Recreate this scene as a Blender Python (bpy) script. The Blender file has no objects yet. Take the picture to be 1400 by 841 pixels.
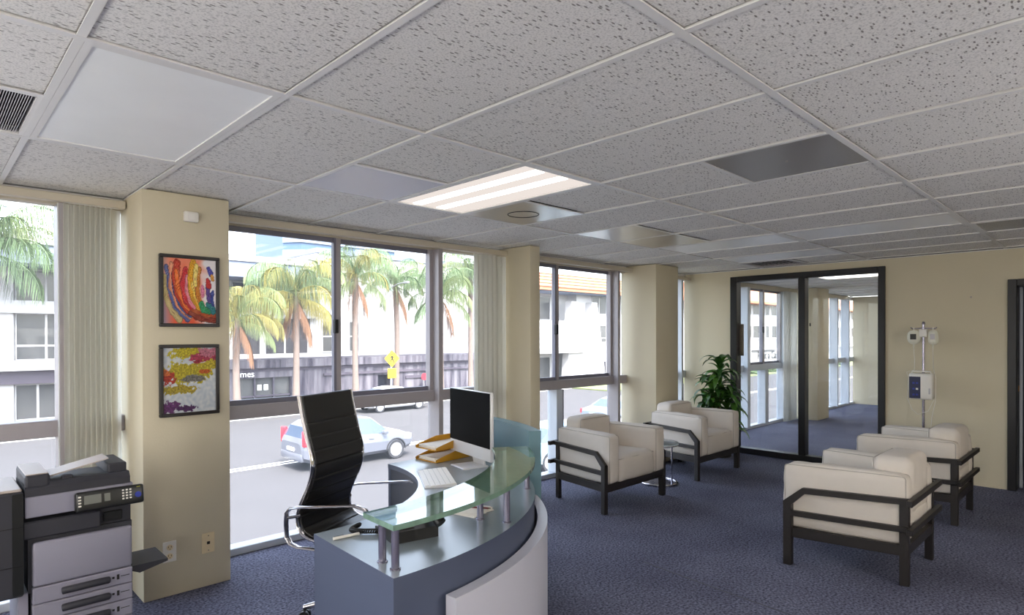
import bpy, bmesh, math, random
from mathutils import Vector, Matrix
from math import sin, cos, pi, radians

random.seed(7)
S = bpy.context.scene
COL = S.collection

# ------------------------------------------------------------------ camera
cam_data = bpy.data.cameras.new('camera')
cam = bpy.data.objects.new('camera', cam_data)
COL.objects.link(cam)
cam_data.sensor_fit = 'HORIZONTAL'
cam_data.sensor_width = 36.0
cam_data.lens = 834.29 / 1400 * 36.0
cam_data.shift_y = 43.2 / 1400
cam_data.clip_end = 900
RGT, UPV, FWD = Vector((.71456888, -.6995611, -.00236287)), Vector((.00526273, .00199803, .99998416)), Vector((.69954529, .71457, -.00510933))
M4 = Matrix.Identity(4)
for r in range(3):
    M4[r][0], M4[r][1], M4[r][2] = RGT[r], UPV[r], -FWD[r]
M4[2][3] = 1.55
cam.matrix_world = M4
S.camera = cam

# ------------------------------------------------------------------ world, sun, exposure
W = bpy.data.worlds.new('sky')
S.world = W
W.use_nodes = True
wn = W.node_tree
wn.nodes.clear()
wo = wn.nodes.new('ShaderNodeOutputWorld')
wb = wn.nodes.new('ShaderNodeBackground')
ws = wn.nodes.new('ShaderNodeTexSky')
ws.sky_type = 'NISHITA'
ws.sun_disc = False
ws.sun_elevation = radians(58)
ws.sun_rotation = radians(200)
ws.air_density = 1.0
ws.dust_density = 3.5
ws.ozone_density = 1.0
wb.inputs['Strength'].default_value = 0.33
wh = wn.nodes.new('ShaderNodeHueSaturation')   # thin summer haze: a paler sky
wh.inputs['Saturation'].default_value = .5
wn.links.new(ws.outputs[0], wh.inputs['Color'])
wn.links.new(wh.outputs[0], wb.inputs['Color'])
wn.links.new(wb.outputs[0], wo.inputs['Surface'])

sun_d = bpy.data.lights.new('sun', 'SUN')
sun = bpy.data.objects.new('sun', sun_d)
COL.objects.link(sun)
sun_d.energy = 1.9
sun_d.angle = radians(0.6)
sun_d.color = (1.0, .96, .9)
sun.rotation_euler = (radians(42), 0, radians(-20))   # shines towards +Y: from behind the building

S.view_settings.view_transform = 'Standard'
S.view_settings.look = 'None'
S.view_settings.gamma = 1.0
S.view_settings.use_curve_mapping = False
S.view_settings.exposure = 2.35
S.cycles.max_bounces = 10
S.cycles.diffuse_bounces = 6
S.cycles.glossy_bounces = 4
S.cycles.transparent_max_bounces = 16
S.cycles.caustics_reflective = False
S.cycles.caustics_refractive = False
S.cycles.sample_clamp_indirect = 6.0

# ------------------------------------------------------------------ materials
def lin(c):
    return tuple(((v / 255) / 12.92 if v / 255 <= .04045 else ((v / 255 + .055) / 1.055) ** 2.4) for v in c)

def mat(name, rgb, rough=.6, metal=0., var=0., vscale=8., bump=0., bscale=60., spec=.5, coat=0.):
    m = bpy.data.materials.new(name)
    m.use_nodes = True
    nt = m.node_tree
    b = nt.nodes['Principled BSDF']
    c = lin(rgb)
    b.inputs['Roughness'].default_value = rough
    b.inputs['Metallic'].default_value = metal
    b.inputs['Specular IOR Level'].default_value = spec
    b.inputs['Coat Weight'].default_value = coat
    tc = nt.nodes.new('ShaderNodeTexCoord')
    n = nt.nodes.new('ShaderNodeTexNoise')
    n.inputs['Scale'].default_value = vscale
    n.inputs['Detail'].default_value = 4
    nt.links.new(tc.outputs['Object'], n.inputs['Vector'])
    r = nt.nodes.new('ShaderNodeMix')
    r.data_type = 'RGBA'
    v = max(var, .015)
    r.inputs[6].default_value = tuple(max(0, x * (1 - v)) for x in c) + (1,)
    r.inputs[7].default_value = tuple(min(1, x * (1 + v)) for x in c) + (1,)
    nt.links.new(n.outputs['Fac'], r.inputs[0])
    nt.links.new(r.outputs[2], b.inputs['Base Color'])
    if bump > 0:
        n2 = nt.nodes.new('ShaderNodeTexNoise')
        n2.inputs['Scale'].default_value = bscale
        n2.inputs['Detail'].default_value = 3
        nt.links.new(tc.outputs['Object'], n2.inputs['Vector'])
        bp = nt.nodes.new('ShaderNodeBump')
        bp.inputs['Strength'].default_value = bump
        bp.inputs['Distance'].default_value = .01
        nt.links.new(n2.outputs['Fac'], bp.inputs['Height'])
        nt.links.new(bp.outputs['Normal'], b.inputs['Normal'])
    return m

def mat_glass(name, tint=(.95, .97, .97), ior=1.45, rough=0.0, haze=0.0, hazecol=(.8, .85, .9)):
    m = bpy.data.materials.new(name)
    m.use_nodes = True
    nt = m.node_tree
    nt.nodes.clear()
    o = nt.nodes.new('ShaderNodeOutputMaterial')
    t = nt.nodes.new('ShaderNodeBsdfTransparent')
    t.inputs[0].default_value = tint + (1,)
    g = nt.nodes.new('ShaderNodeBsdfGlossy')
    g.inputs['Roughness'].default_value = rough
    # Schlick reflectance from the view angle, the same on both faces of the pane
    geo = nt.nodes.new('ShaderNodeNewGeometry')
    dt = nt.nodes.new('ShaderNodeVectorMath')
    dt.operation = 'DOT_PRODUCT'
    nt.links.new(geo.outputs['Normal'], dt.inputs[0])
    nt.links.new(geo.outputs['Incoming'], dt.inputs[1])
    def math_(op, a, b=None):
        n = nt.nodes.new('ShaderNodeMath')
        n.operation = op
        for i, v in ((0, a), (1, b)):
            if v is None: continue
            if isinstance(v, (int, float)): n.inputs[i].default_value = v
            else: nt.links.new(v, n.inputs[i])
        return n.outputs[0]
    f0 = ((ior - 1) / (ior + 1)) ** 2
    fr_ = math_('ADD', math_('MULTIPLY', math_('POWER', math_('SUBTRACT', 1, math_('ABSOLUTE', dt.outputs['Value'])), 5), 1 - f0), f0)
    mx = nt.nodes.new('ShaderNodeMixShader')
    nt.links.new(fr_, mx.inputs[0])
    nt.links.new(t.outputs[0], mx.inputs[1])
    nt.links.new(g.outputs[0], mx.inputs[2])
    last = mx
    if haze > 0:   # milky veil mixed into the glass; on windows it imitates glare
        d = nt.nodes.new('ShaderNodeBsdfTranslucent')
        d.inputs[0].default_value = hazecol + (1,)
        m2 = nt.nodes.new('ShaderNodeMixShader')
        m2.inputs[0].default_value = haze
        nt.links.new(mx.outputs[0], m2.inputs[1])
        nt.links.new(d.outputs[0], m2.inputs[2])
        last = m2
    nt.links.new(last.outputs[0], o.inputs[0])
    return m

def mat_emit(name, rgb, strength):
    m = bpy.data.materials.new(name)
    m.use_nodes = True
    nt = m.node_tree
    nt.nodes.clear()
    o = nt.nodes.new('ShaderNodeOutputMaterial')
    e = nt.nodes.new('ShaderNodeEmission')
    e.inputs[0].default_value = lin(rgb) + (1,)
    e.inputs[1].default_value = strength
    nt.links.new(e.outputs[0], o.inputs[0])
    return m

def mat_pigment(name, rough=.55):
    m = bpy.data.materials.new(name)
    m.use_nodes = True
    nt = m.node_tree
    b = nt.nodes['Principled BSDF']
    b.inputs['Roughness'].default_value = rough
    a = nt.nodes.new('ShaderNodeAttribute')
    a.attribute_name = 'pigment'
    nt.links.new(a.outputs['Color'], b.inputs['Base Color'])
    n = nt.nodes.new('ShaderNodeTexNoise')
    n.inputs['Scale'].default_value = 90
    bp = nt.nodes.new('ShaderNodeBump')
    bp.inputs['Strength'].default_value = .4
    bp.inputs['Distance'].default_value = .004
    nt.links.new(n.outputs['Fac'], bp.inputs['Height'])
    nt.links.new(bp.outputs['Normal'], b.inputs['Normal'])
    return m

def mat_cloth(name, rgb, thin):
    # woven slat that lets some daylight through
    m = mat(name, rgb, .8, var=.03, vscale=30, bump=.15, bscale=200)
    nt = m.node_tree
    b = nt.nodes['Principled BSDF']
    o = nt.nodes['Material Output']
    t = nt.nodes.new('ShaderNodeBsdfTranslucent')
    t.inputs[0].default_value = lin(rgb) + (1,)
    mx = nt.nodes.new('ShaderNodeMixShader')
    mx.inputs[0].default_value = thin
    nt.links.new(b.outputs[0], mx.inputs[1])
    nt.links.new(t.outputs[0], mx.inputs[2])
    nt.links.new(mx.outputs[0], o.inputs['Surface'])
    return m

def mat_tile():
    # mineral fibre tile: pale grey with pin holes and short dark fissures
    m = mat('mineral_fibre', (212, 208, 203), .9, spec=.1)
    nt = m.node_tree
    b = nt.nodes['Principled BSDF']
    tc = nt.nodes.new('ShaderNodeTexCoord')
    geo = nt.nodes.new('ShaderNodeNewGeometry')
    mp = nt.nodes.new('ShaderNodeMapping')
    mp.inputs['Scale'].default_value = (34, 95, 40)
    mp.inputs['Rotation'].default_value = (0, 0, .6)
    nt.links.new(geo.outputs['Position'], mp.inputs['Vector'])
    wv = nt.nodes.new('ShaderNodeTexNoise')
    wv.inputs['Scale'].default_value = 6
    v = nt.nodes.new('ShaderNodeTexVoronoi')
    v.inputs['Scale'].default_value = 1.0
    v.inputs['Randomness'].default_value = 1.0
    nt.links.new(mp.outputs[0], v.inputs['Vector'])
    r1 = nt.nodes.new('ShaderNodeValToRGB')
    r1.color_ramp.elements[0].position = .20
    r1.color_ramp.elements[1].position = .33
    nt.links.new(v.outputs['Distance'], r1.inputs[0])
    # only some cells carry a fissure
    r2 = nt.nodes.new('ShaderNodeValToRGB')
    r2.color_ramp.elements[0].position = .50
    r2.color_ramp.elements[1].position = .60
    sep = nt.nodes.new('ShaderNodeSeparateColor')
    nt.links.new(v.outputs['Color'], sep.inputs[0])
    nt.links.new(sep.outputs[0], r2.inputs[0])
    mx = nt.nodes.new('ShaderNodeMath')
    mx.operation = 'MAXIMUM'
    nt.links.new(r1.outputs[0], mx.inputs[0])
    nt.links.new(r2.outputs[0], mx.inputs[1])
    n = nt.nodes.new('ShaderNodeTexNoise')
    n.inputs['Scale'].default_value = 150
    n.inputs['Detail'].default_value = 2
    nt.links.new(geo.outputs['Position'], n.inputs['Vector'])
    r3 = nt.nodes.new('ShaderNodeValToRGB')
    r3.color_ramp.elements[0].position = .36
    r3.color_ramp.elements[1].position = .52
    r3.color_ramp.elements[0].color = (.78, .78, .78, 1)
    nt.links.new(n.outputs['Fac'], r3.inputs[0])
    mix = nt.nodes.new('ShaderNodeMix')
    mix.data_type = 'RGBA'
    mix.inputs[6].default_value = lin((150, 144, 139)) + (1,)
    mix.inputs[7].default_value = lin((236, 233, 228)) + (1,)
    nt.links.new(mx.outputs[0], mix.inputs[0])
    mul = nt.nodes.new('ShaderNodeMix')
    mul.data_type = 'RGBA'
    mul.blend_type = 'MULTIPLY'
    mul.inputs[0].default_value = 1
    nt.links.new(mix.outputs[2], mul.inputs[6])
    nt.links.new(r3.outputs[0], mul.inputs[7])
    nt.links.new(mul.outputs[2], b.inputs['Base Color'])
    bp = nt.nodes.new('ShaderNodeBump')
    bp.inputs['Strength'].default_value = .5
    bp.inputs['Distance'].default_value = .003
    nt.links.new(mx.outputs[0], bp.inputs['Height'])
    nt.links.new(bp.outputs['Normal'], b.inputs['Normal'])
    return m

def mat_carpet():
    m = mat('cut_pile_carpet', (74, 76, 98), .95, spec=.1)
    nt = m.node_tree
    b = nt.nodes['Principled BSDF']
    geo = nt.nodes.new('ShaderNodeNewGeometry')
    n1 = nt.nodes.new('ShaderNodeTexNoise')
    n1.inputs['Scale'].default_value = 70
    n1.inputs['Detail'].default_value = 6
    n2 = nt.nodes.new('ShaderNodeTexNoise')
    n2.inputs['Scale'].default_value = 1.6
    n2.inputs['Detail'].default_value = 5
    for n in (n1, n2):
        nt.links.new(geo.outputs['Position'], n.inputs['Vector'])
    r1 = nt.nodes.new('ShaderNodeValToRGB')
    r1.color_ramp.elements[0].position = .33
    r1.color_ramp.elements[1].position = .68
    r1.color_ramp.elements[0].color = lin((60, 62, 76)) + (1,)
    r1.color_ramp.elements[1].color = lin((132, 134, 154)) + (1,)
    nt.links.new(n1.outputs['Fac'], r1.inputs[0])
    r2 = nt.nodes.new('ShaderNodeValToRGB')
    r2.color_ramp.elements[0].position = .3
    r2.color_ramp.elements[1].position = .7
    r2.color_ramp.elements[0].color = (.74, .74, .78, 1)
    r2.color_ramp.elements[1].color = (1.1, 1.1, 1.1, 1)
    nt.links.new(n2.outputs['Fac'], r2.inputs[0])
    mul = nt.nodes.new('ShaderNodeMix')
    mul.data_type = 'RGBA'
    mul.blend_type = 'MULTIPLY'
    mul.inputs[0].default_value = 1
    nt.links.new(r1.outputs[0], mul.inputs[6])
    nt.links.new(r2.outputs[0], mul.inputs[7])
    nt.links.new(mul.outputs[2], b.inputs['Base Color'])
    bp = nt.nodes.new('ShaderNodeBump')
    bp.inputs['Strength'].default_value = .7
    bp.inputs['Distance'].default_value = .01
    nt.links.new(n1.outputs['Fac'], bp.inputs['Height'])
    nt.links.new(bp.outputs['Normal'], b.inputs['Normal'])
    return m

def mat_ribbed(name, rgb, axis, freq, depth, rough=.35, metal=0., dark=.8, spec=.5):
    # lens or louvre sheet with fine ribs along one axis
    m = mat(name, rgb, rough, metal, spec=spec)
    nt = m.node_tree
    b = nt.nodes['Principled BSDF']
    geo = nt.nodes.new('ShaderNodeNewGeometry')
    w = nt.nodes.new('ShaderNodeTexWave')
    w.wave_type = 'BANDS'
    w.bands_direction = axis
    w.inputs['Scale'].default_value = freq
    nt.links.new(geo.outputs['Position'], w.inputs['Vector'])
    bp = nt.nodes.new('ShaderNodeBump')
    bp.inputs['Strength'].default_value = depth
    bp.inputs['Distance'].default_value = .003
    nt.links.new(w.outputs['Fac'], bp.inputs['Height'])
    nt.links.new(bp.outputs['Normal'], b.inputs['Normal'])
    return m

def mat_streaked(name, rgb, dark, sx=1.4, sz=.12):
    # weathered wall with vertical run-off stains
    m = mat(name, rgb, .9, spec=.1)
    nt = m.node_tree
    b = nt.nodes['Principled BSDF']
    geo = nt.nodes.new('ShaderNodeNewGeometry')
    mp = nt.nodes.new('ShaderNodeMapping')
    mp.inputs['Scale'].default_value = (sx, sx, sz)
    nt.links.new(geo.outputs['Position'], mp.inputs['Vector'])
    n = nt.nodes.new('ShaderNodeTexNoise')
    n.inputs['Scale'].default_value = 1.6
    n.inputs['Detail'].default_value = 6
    nt.links.new(mp.outputs[0], n.inputs['Vector'])
    r = nt.nodes.new('ShaderNodeValToRGB')
    r.color_ramp.elements[0].position = .36
    r.color_ramp.elements[1].position = .62
    r.color_ramp.elements[0].color = lin(dark) + (1,)
    r.color_ramp.elements[1].color = lin(rgb) + (1,)
    nt.links.new(n.outputs['Fac'], r.inputs[0])
    nt.links.new(r.outputs[0], b.inputs['Base Color'])
    return m

M = {}
M['wall'] = mat('cream_paint', (212, 202, 176), .85, var=.03, vscale=2.5, bump=.12, bscale=180, spec=.2)
M['carpet'] = mat_carpet()
M['tile'] = mat_tile()
M['tbar'] = mat('white_enamel_grid', (226, 224, 221), .5, var=.02)
M['plenum'] = mat('dark_plenum', (40, 38, 37), .95)
M['alu'] = mat('anodised_aluminium', (164, 158, 160), .45, .1, var=.03, vscale=20)
M['alu_dark'] = mat('dark_gasket', (116, 115, 128), .5)
M['alu_pale'] = mat('pale_painted_aluminium', (200, 206, 214), .45, .1)
M['beige_rail'] = mat('beige_rail', (196, 186, 166), .5)
M['vane'] = mat_cloth('vertical_blind_fabric', (242, 241, 236), .65)
M['glass'] = mat_glass('window_glass', (.96, .975, .98), 1.3, 0, .02)
M['part_glass'] = mat_glass('partition_glass', (.95, .96, .96), 1.5, 0, .01)
M['black_frame'] = mat('black_metal_frame', (22, 21, 24), .4, .0)
M['lens_white'] = mat_ribbed('white_prismatic_lens', (246, 247, 247), 'X', 45, .25, .3)
M['lens_dirty'] = mat('dusty_white_lens', (246, 247, 246), .45, var=.05, vscale=3.5)
M['lens_grey'] = mat_ribbed('grey_prismatic_lens', (150, 150, 152), 'X', 45, .3, .25)
M['lens_blue'] = mat_ribbed('prismatic_clear_lens', (206, 208, 220), 'X', 60, .5, .25)
M['steel_ribbed'] = mat_ribbed('reflective_louvre', (176, 170, 166), 'X', 60, .5, .3, .75)
M['steel'] = mat('brushed_steel_plate', (196, 190, 184), .3, .7, var=.02)
M['vent_white'] = mat('vent_enamel', (190, 186, 188), .5)
M['vent_dark'] = mat('vent_recess', (40, 36, 42), .8)
M['lamp_lit'] = mat_emit('lit_lens', (255, 244, 236), .9)
M['tube_lit'] = mat_emit('lit_tube', (255, 246, 236), 2.2)
M['lamp_soft'] = mat_emit('glowing_lens', (255, 244, 236), .17)
M['tube_soft'] = mat_emit('glowing_tube', (255, 248, 240), 1.6)
M['plastic_white'] = mat('white_plastic', (232, 228, 220), .4)
M['plastic_ivory'] = mat('ivory_plastic', (226, 208, 170), .4)
M['black'] = mat('black_plastic', (24, 24, 25), .45)
M['slot'] = mat('dark_slot', (14, 14, 14), .7)
M['frame_dark'] = mat('dark_picture_frame', (36, 30, 28), .4)
M['pigment'] = mat_pigment('oil_paint')
M['chrome'] = mat('polished_chrome', (214, 212, 216), .12, 1.0)
M['satin'] = mat('satin_steel', (160, 156, 172), .25, .9)
M['leather'] = mat('black_leather', (30, 29, 28), .38, var=.06, vscale=20, bump=.12, bscale=220)
M['linen'] = mat('off_white_linen', (216, 208, 198), .9, var=.03, vscale=14, bump=.35, bscale=380, spec=.15)
M['piping'] = mat('linen_seam', (178, 170, 160), .9)
M['black_wood'] = mat('black_stained_wood', (34, 30, 29), .42, var=.1, vscale=18, bump=.08, bscale=80)
M['desk_top'] = mat('grey_laminate_top', (136, 146, 152), .2, var=.02, spec=.6)
M['desk_body'] = mat('slate_blue_laminate', (80, 88, 110), .5, var=.03)
M['desk_dark'] = mat('dark_slate_panel', (46, 52, 68), .5)
M['desk_white'] = mat('white_laminate', (206, 206, 218), .4, var=.01)
M['teal'] = mat('teal_grey_laminate', (104, 138, 148), .45, var=.02)
M['shelf_glass'] = mat_glass('green_shelf_glass', (.92, .965, .94), 1.5, 0, .05, (.6, .75, .65))
M['shelf_edge'] = mat('green_glass_edge', (120, 150, 132), .08, var=.35, vscale=30, spec=.8)
M['screen'] = mat('dark_screen', (16, 16, 16), .6, spec=.04)
M['alu_bright'] = mat('silver_aluminium', (220, 220, 222), .35, .2)
M['orange_tray'] = mat('amber_plastic', (196, 142, 34), .4, var=.06)
M['paper'] = mat('white_paper', (236, 231, 222), .8)
M['pencil'] = mat('dark_red_lacquer', (104, 26, 28), .4)
M['copier_dark'] = mat('charcoal_plastic', (46, 46, 53), .55, var=.04)
M['copier_grey'] = mat('lilac_grey_plastic', (138, 136, 150), .5, var=.02)
M['copier_tan'] = mat('warm_grey_plastic', (176, 164, 156), .5)
M['copier_black'] = mat('gloss_black_panel', (26, 27, 26), .3)
M['lcd'] = mat('grey_display', (110, 112, 106), .3)
M['blue_button'] = mat('blue_button', (36, 52, 150), .4)
M['bluepanel'] = mat('navy_panel', (28, 34, 74), .4)
M['soft_plastic'] = mat('soft_clear_plastic', (222, 220, 204), .3)
M['label_dark'] = mat('dark_label', (66, 66, 62), .6)
M['leaf'] = mat('glossy_leaf', (74, 122, 44), .35, var=.45, vscale=9)
M['leaf_dark'] = mat('dark_leaf', (46, 88, 34), .4, var=.4, vscale=9)
M['stem'] = mat('brown_cane', (104, 86, 60), .8)
M['pot'] = mat('charcoal_pot', (60, 58, 58), .6)
M['soil'] = mat('soil', (50, 38, 30), .95)
M['table_glass'] = mat_glass('table_glass', (.88, .93, .91), 1.5, 0, .25, (.9, .92, .9))
# outside
M['asphalt'] = mat('pale_asphalt', (72, 71, 73), .9, var=.08, vscale=.6, spec=.1)
M['concrete'] = mat('kerb_concrete', (108, 105, 101), .9, var=.06, vscale=1.2)
M['line_white'] = mat('road_paint', (214, 212, 206), .8)
M['stucco'] = mat('white_stucco', (178, 177, 178), .9, var=.03, vscale=.6)
M['eave'] = mat('grey_blue_soffit', (104, 112, 132), .8)
M['far_window'] = mat('dark_far_glazing', (50, 48, 54), .25, var=.3, vscale=.9)
M['far_pane'] = mat('reflecting_far_pane', (76, 76, 76), .15, var=.4, vscale=.7)
M['garage'] = mat_streaked('stained_concrete', (112, 108, 114), (62, 58, 68))
M['garage_dark'] = mat('garage_opening', (50, 50, 64), .9)
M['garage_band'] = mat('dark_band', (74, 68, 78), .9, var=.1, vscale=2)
M['tower_glass'] = mat('tower_glazing', (62, 84, 112), .4)
M['tower_band'] = mat('tower_spandrel', (112, 126, 142), .6)
M['roof_tile'] = mat('orange_clay_tile', (170, 110, 80), .85, var=.12, vscale=1.5)
M['grass'] = mat('verge_grass', (96, 104, 66), .95, var=.25, vscale=2)
M['shrub'] = mat('hedge_leaf', (64, 80, 48), .9, var=.4, vscale=3)
M['frond'] = mat('palm_frond', (104, 116, 74), .6, var=.3, vscale=1.5)
M['frond_yellow'] = mat('yellowed_frond', (134, 126, 68), .6, var=.3, vscale=1.5)
M['frond_green'] = mat('green_frond', (92, 112, 78), .6, var=.3, vscale=1.5)
M['frond_dead'] = mat('dead_frond', (112, 82, 62), .9, var=.2)
M['trunk'] = mat('palm_bark', (106, 93, 86), .95, var=.15, vscale=4)
M['pole'] = mat('galvanised_pole', (150, 150, 156), .5, .4)
M['sign_yellow'] = mat('sign_yellow', (240, 190, 20), .5)
M['car_silver'] = mat('silver_car_paint', (104, 107, 117), .3, .3, coat=.4)
M['car_white'] = mat('white_car_paint', (214, 214, 216), .3, coat=.4)
M['car_blue'] = mat('pale_blue_car_paint', (150, 190, 206), .3, .2, coat=.4)
M['car_grey'] = mat('grey_car_paint', (120, 132, 146), .3, .3, coat=.4)
M['car_glass'] = mat('car_glazing', (60, 72, 90), .1, spec=.8)
M['tyre'] = mat('tyre_rubber', (40, 40, 44), .9)
M['rim'] = mat('alloy_rim', (176, 176, 182), .35, .6)
M['tail_red'] = mat('red_tail_lamp', (206, 44, 56), .25)
M['head_clear'] = mat('clear_head_lamp', (216, 220, 224), .15)
M['letter_white'] = mat('white_lettering', (232, 230, 230), .6)
M['letter_dark'] = mat('dark_lettering', (70, 66, 70), .6)

# ------------------------------------------------------------------ mesh helpers
class MB:
    """collects geometry, then links it as one mesh object"""
    def __init__(s):
        s.v, s.f, s.mi = [], [], []
    def add(s, vs, fs, mi=0):
        o = len(s.v)
        s.v += [tuple(v) for v in vs]
        s.f += [tuple(i + o for i in f) for f in fs]
        s.mi += [mi] * len(fs)
        return s
    def box(s, x0, x1, y0, y1, z0, z1, mi=0):
        vs = [(x0, y0, z0), (x1, y0, z0), (x1, y1, z0), (x0, y1, z0), (x0, y0, z1), (x1, y0, z1), (x1, y1, z1), (x0, y1, z1)]
        fs = [(0, 3, 2, 1), (4, 5, 6, 7), (0, 1, 5, 4), (1, 2, 6, 5), (2, 3, 7, 6), (3, 0, 4, 7)]
        return s.add(vs, fs, mi)
    def rbox(s, x0, x1, y0, y1, z0, z1, b=.006, seg=2, mi=0):
        bm = bmesh.new()
        bmesh.ops.create_cube(bm, size=1)
        for v in bm.verts:
            v.co = Vector(((x0 + x1) / 2 + v.co.x * (x1 - x0), (y0 + y1) / 2 + v.co.y * (y1 - y0), (z0 + z1) / 2 + v.co.z * (z1 - z0)))
        b = min(b, .49 * min(x1 - x0, y1 - y0, z1 - z0))
        bmesh.ops.bevel(bm, geom=bm.edges[:], offset=b, segments=seg, affect='EDGES', profile=.5)
        bm.verts.index_update()
        s.add([v.co[:] for v in bm.verts], [[v.index for v in f.verts] for f in bm.faces], mi)
        bm.free()
        return s
    def prism(s, pts, h0, h1, plane='xy', mi=0):
        """closed outline extruded along the axis left out of plane"""
        n = len(pts)
        def P(a, b, h):
            return (a, b, h) if plane == 'xy' else ((a, h, b) if plane == 'xz' else (h, a, b))
        vs = [P(a, b, h0) for a, b in pts] + [P(a, b, h1) for a, b in pts]
        fs = [tuple(range(n - 1, -1, -1)), tuple(range(n, 2 * n))]
        fs += [(i, (i + 1) % n, n + (i + 1) % n, n + i) for i in range(n)]
        return s.add(vs, fs, mi)
    def arc(s, c, r0, r1, a0, a1, z0, z1, n=48, mi=0, mi_top=None):
        """ring sector slab"""
        vs, fs, ms = [], [], []
        for k in range(n + 1):
            a = radians(a0 + (a1 - a0) * k / n)
            for r in (r0, r1):
                for z in (z0, z1):
                    vs.append((c[0] + r * cos(a), c[1] + r * sin(a), z))
        side, top = [], []
        for k in range(n):
            a, b = 4 * k, 4 * k + 4
            top.append((a + 1, a + 3, b + 3, b + 1))
            side += [(a, b, b + 2, a + 2), (a, a + 1, b + 1, b), (a + 2, b + 2, b + 3, a + 3)]
        e = 4 * n
        side += [(0, 2, 3, 1), (e, e + 1, e + 3, e + 2)]
        o = len(s.v)
        s.add(vs, side, mi)
        s.f += [tuple(i + o for i in f) for f in top]
        s.mi += [mi if mi_top is None else mi_top] * len(top)
        return s
    def tube(s, pts, r, n=10, mi=0, closed=False, ry=None):
        pts = [Vector(p) for p in pts]
        m = len(pts)
        vs = []
        prev = None
        for i, p in enumerate(pts):
            if closed:
                t = (pts[(i + 1) % m] - pts[i - 1]).normalized()
            else:
                t = (pts[min(i + 1, m - 1)] - pts[max(i - 1, 0)]).normalized()
            if prev is None:
                a = Vector((0, 0, 1)) if abs(t.z) < .9 else Vector((1, 0, 0))
                u = t.cross(a).normalized()
            else:
                u = (prev - t * prev.dot(t)).normalized()
            prev = u
            w = t.cross(u)
            rr = r[i] if isinstance(r, (list, tuple)) else r
            for k in range(n):
                a = 2 * pi * k / n
                vs.append(p + u * cos(a) * rr + w * sin(a) * (rr if ry is None else ry))
        fs = []
        for i in range(m if closed else m - 1):
            for k in range(n):
                j = (i + 1) % m
                fs.append((i * n + k, i * n + (k + 1) % n, j * n + (k + 1) % n, j * n + k))
        if not closed:
            fs += [tuple(range(n - 1, -1, -1)), tuple((m - 1) * n + k for k in range(n))]
        return s.add(vs, fs, mi)
    def bar(s, a, b, w, h, mi=0, up=(0, 0, 1)):
        """rectangular bar between two points"""
        a, b = Vector(a), Vector(b)
        t = (b - a).normalized()
        sd = t.cross(Vector(up)).normalized()
        u = sd.cross(t)
        vs = []
        for p in (a, b):
            for i, j in ((-1, -1), (1, -1), (1, 1), (-1, 1)):
                vs.append(p + sd * i * w / 2 + u * j * h / 2)
        return s.add(vs, [(0, 1, 2, 3), (7, 6, 5, 4), (0, 4, 5, 1), (1, 5, 6, 2), (2, 6, 7, 3), (3, 7, 4, 0)], mi)
    def lathe(s, prof, c=(0, 0), n=24, mi=0, axis='z'):
        vs = []
        for r, h in prof:
            for k in range(n):
                a = 2 * pi * k / n
                if axis == 'z':
                    vs.append((c[0] + r * cos(a), c[1] + r * sin(a), h))
                else:            # axis along y, centre (x, z)
                    vs.append((c[0] + r * cos(a), h, c[1] + r * sin(a)))
        m = len(prof)
        fs = [(i * n + k, i * n + (k + 1) % n, (i + 1) * n + (k + 1) % n, (i + 1) * n + k) for i in range(m - 1) for k in range(n)]
        fs += [tuple(range(n - 1, -1, -1)), tuple((m - 1) * n + k for k in range(n))]
        return s.add(vs, fs, mi)
    def map(s, fn):
        s.v = [tuple(fn(*v)) for v in s.v]
        return s
    def mesh(s, name, mats, smooth=False, fix=True):
        me = bpy.data.meshes.new(name)
        me.from_pydata(s.v, [], s.f)
        for m in (mats if isinstance(mats, (list, tuple)) else [mats]):
            me.materials.append(m)
        if any(s.mi):
            me.polygons.foreach_set('material_index', s.mi)
        if fix:
            bm = bmesh.new()
            bm.from_mesh(me)
            bmesh.ops.recalc_face_normals(bm, faces=bm.faces[:])
            bm.to_mesh(me)
            bm.free()
        if smooth:
            me.polygons.foreach_set('use_smooth', [True] * len(me.polygons))
            try:
                me.set_sharp_from_angle(angle=radians(smooth if smooth > 1 else 40))
            except Exception:
                pass
        me.update()
        return me
    def build(s, name, mats, parent=None, smooth=False, fix=True):
        o = bpy.data.objects.new(name, s.mesh(name, mats, smooth, fix))
        COL.objects.link(o)
        if parent is not None:
            o.parent = parent
        return o

def tag(o, label=None, cat=None, group=None, kind=None):
    if label: o['label'] = label
    if cat: o['category'] = cat
    if group: o['group'] = group
    if kind: o['kind'] = kind
    return o

def thing(name, label, cat, loc=(0, 0, 0), rz=0, group=None):
    o = bpy.data.objects.new(name, None)
    o.empty_display_size = .1
    COL.objects.link(o)
    o.location = loc
    o.rotation_euler = (0, 0, rz)
    return tag(o, label, cat, group)

def structure(name, mb, m, smooth=False):
    return tag(mb.build(name, m, None, smooth), kind='structure')

def struct_empty(name, loc=(0, 0, 0)):
    o = bpy.data.objects.new(name, None)
    COL.objects.link(o)
    o.location = loc
    o['kind'] = 'structure'
    return o

def inst(name, me, parent=None, loc=(0, 0, 0), rot=(0, 0, 0), scale=None):
    o = bpy.data.objects.new(name, me)
    COL.objects.link(o)
    o.parent = parent
    o.location = loc
    o.rotation_euler = rot
    if scale: o.scale = scale if isinstance(scale, (tuple, list)) else (scale,) * 3
    return o

def copy_tree(root, loc=None, rz=None, label=None):
    r = root.copy()
    COL.objects.link(r)
    if loc is not None: r.location = loc
    if rz is not None: r.rotation_euler = (0, 0, rz)
    if label: r['label'] = label
    for ch in list(root.children):
        c = ch.copy()
        COL.objects.link(c)
        c.parent = r
        for g in list(ch.children):
            d = g.copy()
            COL.objects.link(d)
            d.parent = c
    return r

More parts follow.
